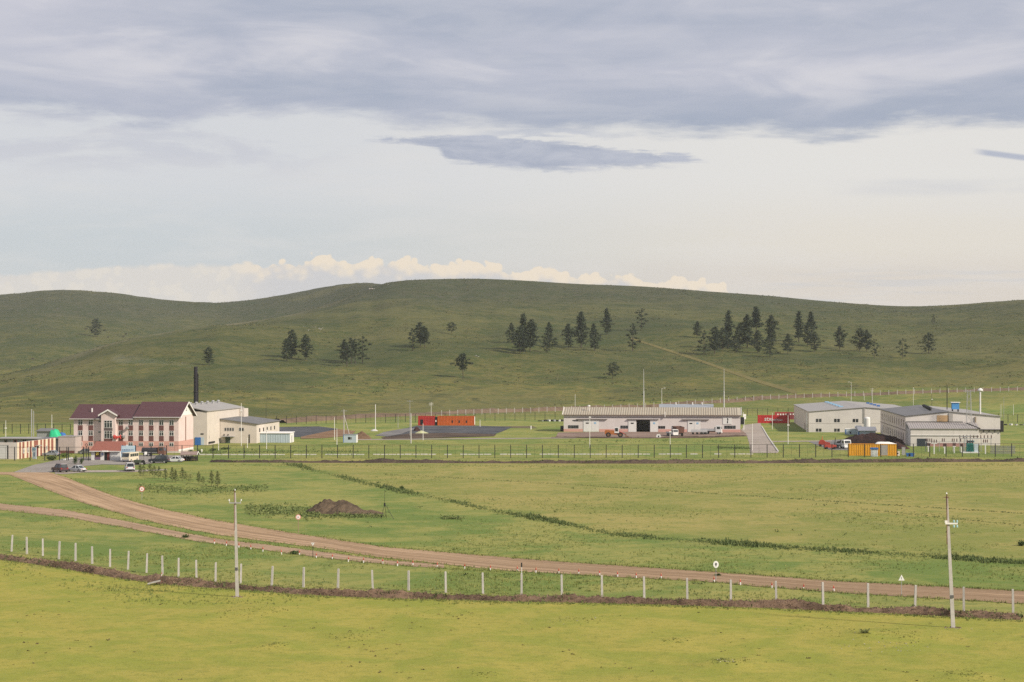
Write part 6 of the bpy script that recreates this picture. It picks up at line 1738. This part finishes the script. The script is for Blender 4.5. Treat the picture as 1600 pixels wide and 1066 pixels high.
def loader():
    r = thing('wheel_loader', *gp(962, 683.4), 'orange wheel loader with white cab in front of the long hall', 'wheel loader', R(-4)); OR = mat('loader_orange', (.36, .125, .035), .2)
    MB().prism([(-3.4, 1.0), (-.4, .9), (-.4, 2.1), (-3.2, 2.35), (-3.5, 1.9)], -.8, .8).build('engine_cover', OR, r)
    MB().box(-.4, -.5, .8, 2.2, .5, 1.3).build('front_frame', OR, r)
    c = MB().add([(-.4, -.75, 1.4), (1.1, -.75, 1.4), (1.1, .75, 1.4), (-.4, .75, 1.4), (-.3, -.65, 3.2), (.9, -.65, 3.2), (.9, .65, 3.2), (-.3, .65, 3.2)], [(3, 2, 1, 0), (4, 5, 6, 7), (0, 1, 5, 4), (1, 2, 6, 5), (2, 3, 7, 6), (3, 0, 4, 7)]).build('cab', WHITE, r)
    MB().prism([(-.1, 1.95), (.8, 1.95), (.75, 3.0), (-.1, 3.0)], -.80, -.70).build('window', GLASS, c)
    for q in (-2.3, 1.5):
        for s in (-1, 1):
            w = link('wheel', shared(('wh', .8), 'wheel', RUBBER, lambda b: b.tube((0, -.28, 0), (0, .28, 0), .8, .8, 16)), r, (q, s * .95, .8)); link('rim', shared(('ri', .8), 'rim', mat('loader_rim', (.14, .075, .04), .2), lambda b: b.tube((0, -.3, 0), (0, .3, 0), .4, .4, 12)), w)
    MB().tube((1.0, -.45, 1.9), (3.2, -.45, .9), .13, .13, 6).tube((1.0, .45, 1.9), (3.2, .45, .9), .13, .13, 6).build('lift_arm', mat('loader_red', (.30, .06, .045)), r)
    MB().prism([(3.0, .15), (4.4, .12), (4.3, .3), (3.5, .45), (3.3, 1.2), (3.05, 1.2)], -1.2, 1.2).build('bucket', mat('bucket_rust', (.18, .10, .07)), r)


loader()
for i, (px, py, lab) in enumerate(((1288, 698, 'small red earth tamper at the edge of the gravel yard'), (1297, 702, 'low red machine with open frame before the white cabbed lorry'))):
    r = thing('red_machine', *gp(px, py), lab, 'machine', R(-10 + 15 * i)); m = mat('machine_red', (.34, .05, .035), .15)
    MB().prism([(-1.6, .5), (1.5, .4), (1.7, 1.1), (.4, 1.35), (-.2, 1.9 - .5 * i), (-1.2, 1.9 - .5 * i), (-1.6, 1.2)], -.6, .6).build('body', m, r)
    for q in (-1.1, 1.1):
        for s in (-1, 1): link('wheel', shared(('wh', .36), 'wheel', RUBBER, lambda b: 0), r, (q, s * .65, .36))
    if not i: MB().tube((-.6, 0, 1.9), (-.6, 0, 2.9), .12, .1, 6).build('exhaust', ORANGE, r)
    else: MB().tube((1.3, 0, 1.1), (1.5, 0, 3.2), .12, .1, 6).build('lever', DARK, r)
r = thing('motorbike', *gp(186.5, 717.8), 'dark motorbike leaning by the white wall of the gatehouse', 'motorbike', R(-15))
for q in (-.65, .65): link('wheel', shared('mbw', 'wheel', RUBBER, lambda b: b.tube((0, -.06, 0), (0, .06, 0), .3, .3, 14)), r, (q, 0, .3))
MB().prism([(-.7, .55), (.3, .4), (.5, .8), (.65, 1.0), (.45, 1.05), (.1, .85), (-.6, .8)], -.13, .13).build('frame', mat('bike_blue', (.06, .07, .12)), r); MB().tube((.55, -.35, 1.05), (.55, .35, 1.05), .03, .03, 5).build('handlebar', DARK, r)
r = thing('cargo_tricycle', *gp(218, 726.4), 'dark green cargo tricycle in front of the cream minibus', 'tricycle', R(-10))
MB().box(-1.2, -.6, .5, .3, .6, 1.15).build('cargo_box', mat('olive_green_paint', (.06, .075, .05)), r); MB().prism([(.3, .5), (1.2, .45), (1.3, .9), (.9, 1.2), (.5, .9)], -.2, .2).build('frame', DARK, r)
for q, s in ((-.6, -.6), (-.6, .6), (1.2, 0)): link('wheel', shared('mbw', 'wheel', RUBBER, lambda b: 0), r, (q, s, .3))

# ------------------------------------------------------------------ trees
NEEDLE = leaf_mat('pine_needles', (0.012, 0.023, 0.015), (0.050, 0.066, 0.036), 0.35)
NEEDLE_Y = leaf_mat('young_pine_needles', (0.070, 0.100, 0.034), (0.19, 0.20, 0.075), 1.2)
BUSH = leaf_mat('bush_leaves', (0.025, 0.050, 0.015), (0.085, 0.12, 0.035), 0.9)
BARK = mat('pine_bark', (0.055, 0.04, 0.032), .25, 2)


def crown_profile(style, t):
    if style == 'cone': return (1 - t) ** .6 * (.7 + .3 * min(1, t * 5))
    if style == 'oval': return max(0.05, math.sin(PI * (t * .82 + .14))) ** .8
    if style == 'spire': return (.30 + .7 * (1 - t) ** 1.6) if t < .93 else .22
    if style == 'round': return max(.05, math.sin(PI * (t * .88 + .08))) ** .55
    if style == 'sparse': return max(.12, math.sin(PI * (t * .8 + .15))) ** .8
    return 1 - t


def conifer(name, x, y, h, w, style, label, group, crown=.12, seed=0, leaf=NEEDLE, dens=1.0, lean=0.0, cat='tree'):
    r = np.random.default_rng(seed + 100)
    t = thing(name, x, y, label, cat, 0, group)
    zc = crown * h; rw = w / 2 * 1.22
    tr = MB()
    tr.tube((0, 0, -.3), (lean * .5, 0, h * .55), .016 * h, .011 * h, 7).tube((lean * .5, 0, h * .55), (lean, 0, h * .97), .011 * h, .003 * h, 6)
    cen, sz = [], []; ph = r.uniform(0, 6.3)
    nb = int({'sparse': 26, 'spire': 40}.get(style, 46) * dens)
    for i in range(nb):
        f = ((i + r.random()) / nb) ** .92
        z = zc + (h - zc) * f
        rad = rw * crown_profile(style, f) * (r.uniform(.65, 1.12) if style != 'sparse' else r.uniform(.35, 1.2))
        a = i * 2.399 + r.normal() * .35
        rad *= 1 + .30 * math.sin(2 * a + ph + 7 * f) + .18 * math.sin(11 * f + ph * 2)
        droop = r.uniform(-.10, .16) * rad
        bx = lean * z / h
        ex, ey = bx + rad * math.cos(a), rad * math.sin(a)
        if i % 2 == 0: tr.tube((bx, 0, z), (ex * .85 + bx * .15, ey * .85, z + droop), .0045 * h, .002 * h, 4, False)
        n = 4 + int(5 * rad / rw)
        for k in range(n):
            q = r.uniform(.30, 1.0) if style != 'sparse' else r.uniform(.55, 1.0)
            cen.append((bx + (ex - bx) * q, ey * q, z + droop * q + r.normal() * .012 * h)); sz.append(h * r.uniform(.026, .046) * (.75 if f > .85 else 1))
    for k in range(5): cen.append((lean * 1.0, 0, h * (.93 + .015 * k))); sz.append(.016 * h)
    tr.build('trunk', BARK, t)
    v, tri = leaf_tris(cen, sz, 8, r, .55, 1.15)
    v[:, 2] = np.maximum(v[:, 2], .03 * h)
    link('crown', np_mesh('crown', v, tri, leaf), t)
    return t


HILL_TREES = [
    (150, 526.5, 498, 19, 'oval', .10, 'lone dense pine on the hillside behind the grassy spur'),
    (327, 571, 542, 17, 'oval', .12, 'lone pine on the slope just above the black chimney top'),
    (456, 560, 516, 18, 'oval', .12, 'taller, rear pine of the dark pair up the slope from the chimney'),
    (448, 564.5, 529, 22, 'cone', .10, 'bushier, front pine of the dark pair up the slope from the chimney'),
    (478, 563.5, 523.5, 20, 'oval', .14, 'single upright pine next to the dark pair up from the chimney'),
    (536, 565, 531, 18, 'oval', .10, 'dense dark pine at one end of the ragged row above the guard cabin'),
    (542, 573, 535, 10, 'sparse', .25, 'thin bare stemmed pine in front of the ragged row above the guard cabin'),
    (549, 568.5, 528, 14, 'sparse', .22, 'middle pine of the ragged row above the guard cabin'),
    (555, 568, 530, 11, 'sparse', .30, 'slender pine between the middle and the open one of the ragged row'),
    (566.5, 568, 526, 22, 'sparse', .12, 'open branched pine at the outer end of the ragged row'),
    (645, 548, 513, 13, 'sparse', .10, 'thin pine at the left of the trio on the mid slope'),
    (657, 541, 503.5, 18, 'oval', .12, 'tallest pine of the trio on the mid slope'),
    (664, 544, 510, 15, 'oval', .25, 'shorter pine with bare stem in the trio on the mid slope'),
    (705, 522.5, 503.5, 17, 'round', .25, 'small solitary round crowned pine high on the slope'),
    (723.5, 591.5, 553, 21, 'round', .38, 'solitary pine with dense top and bare stem above the orange cabin'),
    (800, 536, 505, 19, 'cone', .08, 'outer pine of the thick clump, the one away from the track'),
    (817, 550, 491, 17, 'spire', .12, 'tallest pine sticking up out of the thick clump'),
    (812.5, 553, 511, 22, 'oval', .10, 'dark front pine of the thick clump'),
    (828, 550, 499.5, 20, 'oval', .16, 'inner pine of the thick clump, the one towards the middle pair'),
    (859, 543.5, 504, 24, 'cone', .06, 'larger, rear pine of the middle pair beside the thick clump'),
    (854, 551, 532, 17, 'round', .10, 'small front pine of the middle pair beside the thick clump'),
    (888.5, 544.5, 506, 17, 'oval', .14, 'slim pine against the flank of the great dark pine'),
    (908, 544, 487, 25, 'cone', .12, 'great dark pine, broadest of the hillside, in the middle of the stand'),
    (929, 548, 506, 21, 'cone', .10, 'pine on the track side of the great dark pine'),
    (948.5, 523, 482, 19, 'cone', .10, 'neat cone shaped pine standing apart uphill of the great dark one'),
    (1002, 516.5, 482, 22, 'sparse', .15, 'windswept open pine high beside the hill track'),
    (988.5, 549, 506, 18, 'sparse', .10, 'leaning pine with a gap in its crown at the head of the hill track'),
    (957, 592, 566, 21, 'round', .18, 'lone dark round pine directly above the long hall'),
    (1089, 528, 502, 17, 'cone', .15, 'cone shaped pine at the near track end of the big grove'),
    (1100, 552.5, 516, 20, 'sparse', .10, 'ragged front pine below the cone shaped one in the big grove'),
    (1116.5, 553, 511, 19, 'oval', .16, 'upright pine second along the front of the big grove'),
    (1137.5, 545, 486, 17, 'spire', .06, 'tall thin spire pine in the big grove'),
    (1129, 547.5, 512, 20, 'oval', .08, 'bushy pine at the foot of the tall thin spire'),
    (1150, 551.5, 530, 14, 'round', .12, 'small pine in the front gap of the big grove'),
    (1156, 544, 504.5, 17, 'oval', .14, 'grey green pine in the middle of the big grove'),
    (1167.5, 544, 491, 21, 'cone', .14, 'tall dense pine in the middle of the big grove'),
    (1181.5, 536, 480.5, 16, 'spire', .45, 'highest pine of the big grove, with tufted top and bare stem'),
    (1184, 552, 516, 18, 'oval', .10, 'front pine below the highest one of the big grove'),
    (1205.5, 540, 492.5, 17, 'oval', .15, 'column like pine rising behind the wide front one of the big grove'),
    (1203, 557.5, 525, 25, 'cone', .08, 'wide low pine at the front of the big grove'),
    (1231, 553.5, 522, 22, 'cone', .14, 'broad cone pine standing just outside the big grove'),
    (1248, 535, 486, 16, 'spire', .16, 'tall pine, first of the upper four beside the big grove'),
    (1268, 527, 487, 14, 'spire', .35, 'tall thin topped pine, highest standing of the upper four'),
    (1262, 541, 504, 19, 'oval', .12, 'bushy pine in the middle of the upper four'),
    (1273, 550, 519, 18, 'oval', .12, 'lowest pine of the upper four beside the big grove'),
    (1312, 546.5, 510, 17, 'oval', .10, 'single slim pine between the big grove and the close trio'),
    (1343, 548.5, 513, 21, 'oval', .12, 'bushiest pine of the close trio above the mill hall'),
    (1354, 549.5, 516, 17, 'oval', .12, 'middle pine of the close trio above the mill hall'),
    (1366, 560, 530, 19, 'sparse', .15, 'thin front pine of the close trio above the mill hall'),
    (1410, 560, 529, 20, 'sparse', .10, 'thin pine with outstretched branches standing alone above the plant'),
    (1451, 552, 520, 24, 'oval', .10, 'full bushy pine standing alone above the plant'),
    (1459, 506.5, 491, 9, 'sparse', .15, 'tiny lone pine near the skyline saddle')]
for i, (px, b, t, w, st, cr, lab) in enumerate(HILL_TREES):
    x, y = hp(px, b); k = y / FOC
    conifer('pine_tree', x, y, (b - t) * k, w * k, st, lab, 'pines on the hillside', cr, i, dens=.8 if st == 'sparse' else 1.0, lean=random.gauss(0, .3))
YOUNG = [(219, 744, 724, 7), (224.5, 742, 727, 8), (234, 743.5, 724, 8), (241, 746, 727, 8), (248, 748, 729, 9), (258.5, 751.5, 731.5, 7), (269, 753, 730, 8), (274.3, 754, 733.5, 7), (284.8, 751.5, 730.5, 8), (290.6, 751, 738.5, 7), (297, 754, 741, 9), (310.6, 756, 736.5, 7), (317.3, 757.5, 744, 7), (330.6, 759.5, 735.5, 8), (339.8, 761, 736, 8)]
for i, (px, b, t, w) in enumerate(YOUNG):
    x, y = gp(px, b); k = y / FOC
    conifer('young_pine', x, y, (b - t) * k, w * k * 1.35, 'cone', f'young planted pine, {ORD[i]} of the row counting from the parked cars', 'young pines planted beside the driveway', .16, 300 + i, NEEDLE_Y, .65)


def bush(px, py, w, h, label, m=BUSH, seed=0, cat='bush', n=60):
    x, y = gp(px, py); k = y / FOC; r = np.random.default_rng(seed); w *= k; h *= k
    t = thing('bush', x, y, label, cat)
    c = r.normal(size=(n, 3)) * [w * .24, w * .22, h * .2] + [0, 0, h * .5]; c[:, 2] = np.clip(c[:, 2], .1, h)
    v, tri = leaf_tris(c, r.uniform(.10, .22, n) * max(1, h / 2.0), 9, r, .8, 1.1)
    v[:, 2] = np.maximum(v[:, 2], 0.0)
    link('foliage', np_mesh('foliage', v, tri, m), t)
    b = MB()
    for i in range(4): b.tube((random.gauss(0, .1), random.gauss(0, .1), 0), (random.gauss(0, w * .15), random.gauss(0, w * .15), h * .6), .04, .02, 5)
    b.build('stem', BARK, t)


bush(80, 719.5, 17, 8, 'green bushes in front of the blue grey car at the striped shed', seed=1, n=130); bush(101, 715, 13, 7, 'bright green low bush beside the link wing', leaf_mat('bright_bush', (.05, .10, .02), (.13, .18, .04), .9), 2, n=90)
bush(117.3, 725.5, 6, 13, 'young leafy tree by the gate posts', seed=3, n=60); bush(127.5, 725.5, 5, 12, 'thin young shrub close to the gate posts', seed=4, n=36)
for i, px in enumerate((226, 238.5, 250, 262, 273, 297, 310)): bush(px, 707.6, 7, 4.5, f'low clipped shrub, {ORD[i]} along the pink building from the billboard', seed=10 + i, n=36)
bush(333, 705, 14, 4, 'rank shrub on the lawn behind the near fence by the shelter', seed=30, n=60); bush(352, 702.5, 16, 3.5, 'low shrub on the lawn below the tall cream hall', seed=31, n=60)
bush(1596, 853, 8, 7, 'dark shrub at the edge of the dry field past the leaning pole', seed=41, n=50); bush(628, 764.5, 4, 5, 'small dark shrub by the ditch above the tripod tower', seed=42, n=30)
bush(1352, 996, 8, 2.6, 'tussock of dark weeds on the turf near the leaning pole', leaf_mat('tussock_green', (.08, .10, .035), (.19, .19, .06), .9), 43, n=16); bush(460, 866, 10, 4, 'low dark shrub at the edge of the narrow track', seed=44, n=40)
bush(290, 840.5, 8, 4, 'low dark shrub between the two dirt roads by the fence row', seed=45, n=36); bush(1122, 900, 3, 2, 'weed tuft at the foot of the oval road sign', seed=46, n=14)

# ------------------------------------------------------------------ far up the hill
r = thing('radio_mast', *hp(587, 438.8), 'thin radio mast on the summit of the hill', 'mast'); k = r.location.y / FOC
MB().tube((0, 0, -1), (0, 0, 13 * k), .18, .1, 6).build('pole', mat('pole_grey', (.33, .33, .32)), r); MB().tube((-1.5, 0, 0), (0, 0, 8 * k), .08, .06, 5).build('stay', STEEL, r)
x, y = hp(580, 453)
r = thing('cairn', x, y, 'stone cairn on the shoulder just below the summit', 'cairn')
for i in range(9):
    s = random.uniform(.5, 1.2); o = MB().lathe([(s * .5, -s * .3), (s, 0), (s * .7, s * .5), (s * .2, s * .8)], 6).build('stone', mat('cairn_stone', (.26, .24, .22), .3), r, (random.gauss(0, 1.6), random.gauss(0, .8), random.uniform(.1, .9)))
MB().tube((0, 0, 0), (.3, 0, 4.6), .08, .05, 5).build('pole', WOOD, r)
st_ = []
for a, b, n in ((475, 511, 5), (482, 516, 4), (500, 514.5, 8), (492, 512, 4), (606, 444, 3), (745, 557, 5)):
    for _ in range(n):
        x, y = hp(a + random.gauss(0, 1.6), b + random.gauss(0, .7)); st_.append((x, y, ground_z(x, y) + .15))
v1, t1 = leaf_tris(st_, rng.uniform(.3, .6, len(st_)), 8, rng, .7, .5)
tag(link('hill_stones', np_mesh('hill_stones', v1, t1, mat('pale_hill_stone', (.36, .35, .33), .2))), kind='stuff')


def beast(px, py, label, a):
    x, y = hp(px, py)
    r = thing('cow', x, y, label, 'cow', a, 'cattle grazing on the hill')
    b = MB(); rings = [(-1.05, .12, 1.1), (-.9, .36, 1.05), (-.3, .42, 1.0), (.4, .42, 1.0), (.8, .34, 1.08), (1.05, .22, 1.0), (1.35, .17, .75), (1.6, .14, .45), (1.8, .08, .3)]
    n = 8; vs = [(x_, rr * math.cos(2 * PI * i / n) * .8, z + rr * math.sin(2 * PI * i / n)) for x_, rr, z in rings for i in range(n)]
    b.add(vs, [(j * n + i, j * n + (i + 1) % n, (j + 1) * n + (i + 1) % n, (j + 1) * n + i) for j in range(len(rings) - 1) for i in range(n)] + [tuple(range(n)), tuple((len(rings) - 1) * n + i for i in range(n))])
    for lx in (-.75, .7):
        for ly in (-.2, .2): b.tube((lx, ly, .85), (lx - .04, ly, .4), .12, .07, 6).tube((lx - .04, ly, .4), (lx, ly, 0), .065, .05, 6)
    b.tube((-1.05, 0, 1.15), (-1.2, 0, .5), .04, .03, 5); b.tube((1.62, -.1, .55), (1.58, -.28, .62), .05, .02, 4).tube((1.62, .1, .55), (1.58, .28, .62), .05, .02, 4)
    b.build('body', mat('dark_hide', (.035, .025, .02)), r)


beast(134, 515.5, 'dark cow grazing beside the lone pine behind the spur', .3); beast(169, 528, 'dark cow just behind the crest of the grassy spur', 2.5)
beast(193.5, 526.5, 'lower of the two dark cattle close together behind the spur', .2); beast(197, 523, 'upper of the two dark cattle close together behind the spur', 2.9); beast(51, 562, 'dark cow low on the slope at the end of the spur', .1)

# thin smoke drifting from the chimney
m = bpy.data.materials.new('thin_smoke'); m.use_nodes = True; nt = m.node_tree; nt.nodes.remove(nt.nodes['Principled BSDF'])
pv = nt.nodes.new('ShaderNodeVolumePrincipled'); pv.inputs['Color'].default_value = (.8, .8, .8, 1); pv.inputs['Density'].default_value = 0.014
nt.links.new(pv.outputs[0], nt.nodes['Material Output'].inputs['Volume'])
cx_, cy_ = chim.location.x, chim.location.y
sm = MB(); prev = []
n = 12; L_ = 17; rr_ = np.random.default_rng(3); vs = []
for j in range(L_):
    f = j / (L_ - 1); rad = .8 + 2.0 * f
    rad *= 1 if j < L_ - 2 else (.75 if j == L_ - 2 else .2)
    for i in range(n):
        a = 2 * PI * i / n; q = rad * (1 + .22 * rr_.normal())
        vs.append((cx_ - .2 - 27 * f, cy_ + q * math.cos(a), chim_h + .4 + 2.2 * f + q * math.sin(a) * .62))
sm.add(vs, [(j * n + i, j * n + (i + 1) % n, (j + 1) * n + (i + 1) % n, (j + 1) * n + i) for j in range(L_ - 1) for i in range(n)] + [tuple(range(n)), tuple((L_ - 1) * n + i for i in range(n))])
tag(sm.build('smoke', m), kind='stuff')

# the air between here and the hill
m = bpy.data.materials.new('haze_air'); m.use_nodes = True; nt = m.node_tree; nt.nodes.remove(nt.nodes['Principled BSDF'])
pv = nt.nodes.new('ShaderNodeVolumePrincipled'); pv.inputs['Color'].default_value = (.86, .90, .96, 1); pv.inputs['Density'].default_value = 0.00004; pv.inputs['Anisotropy'].default_value = 0.0
nt.links.new(pv.outputs[0], nt.nodes['Material Output'].inputs['Volume'])
tag(MB().box(-6100, -400, -4, 6100, 4450, 150).build('haze', m), kind='stuff')
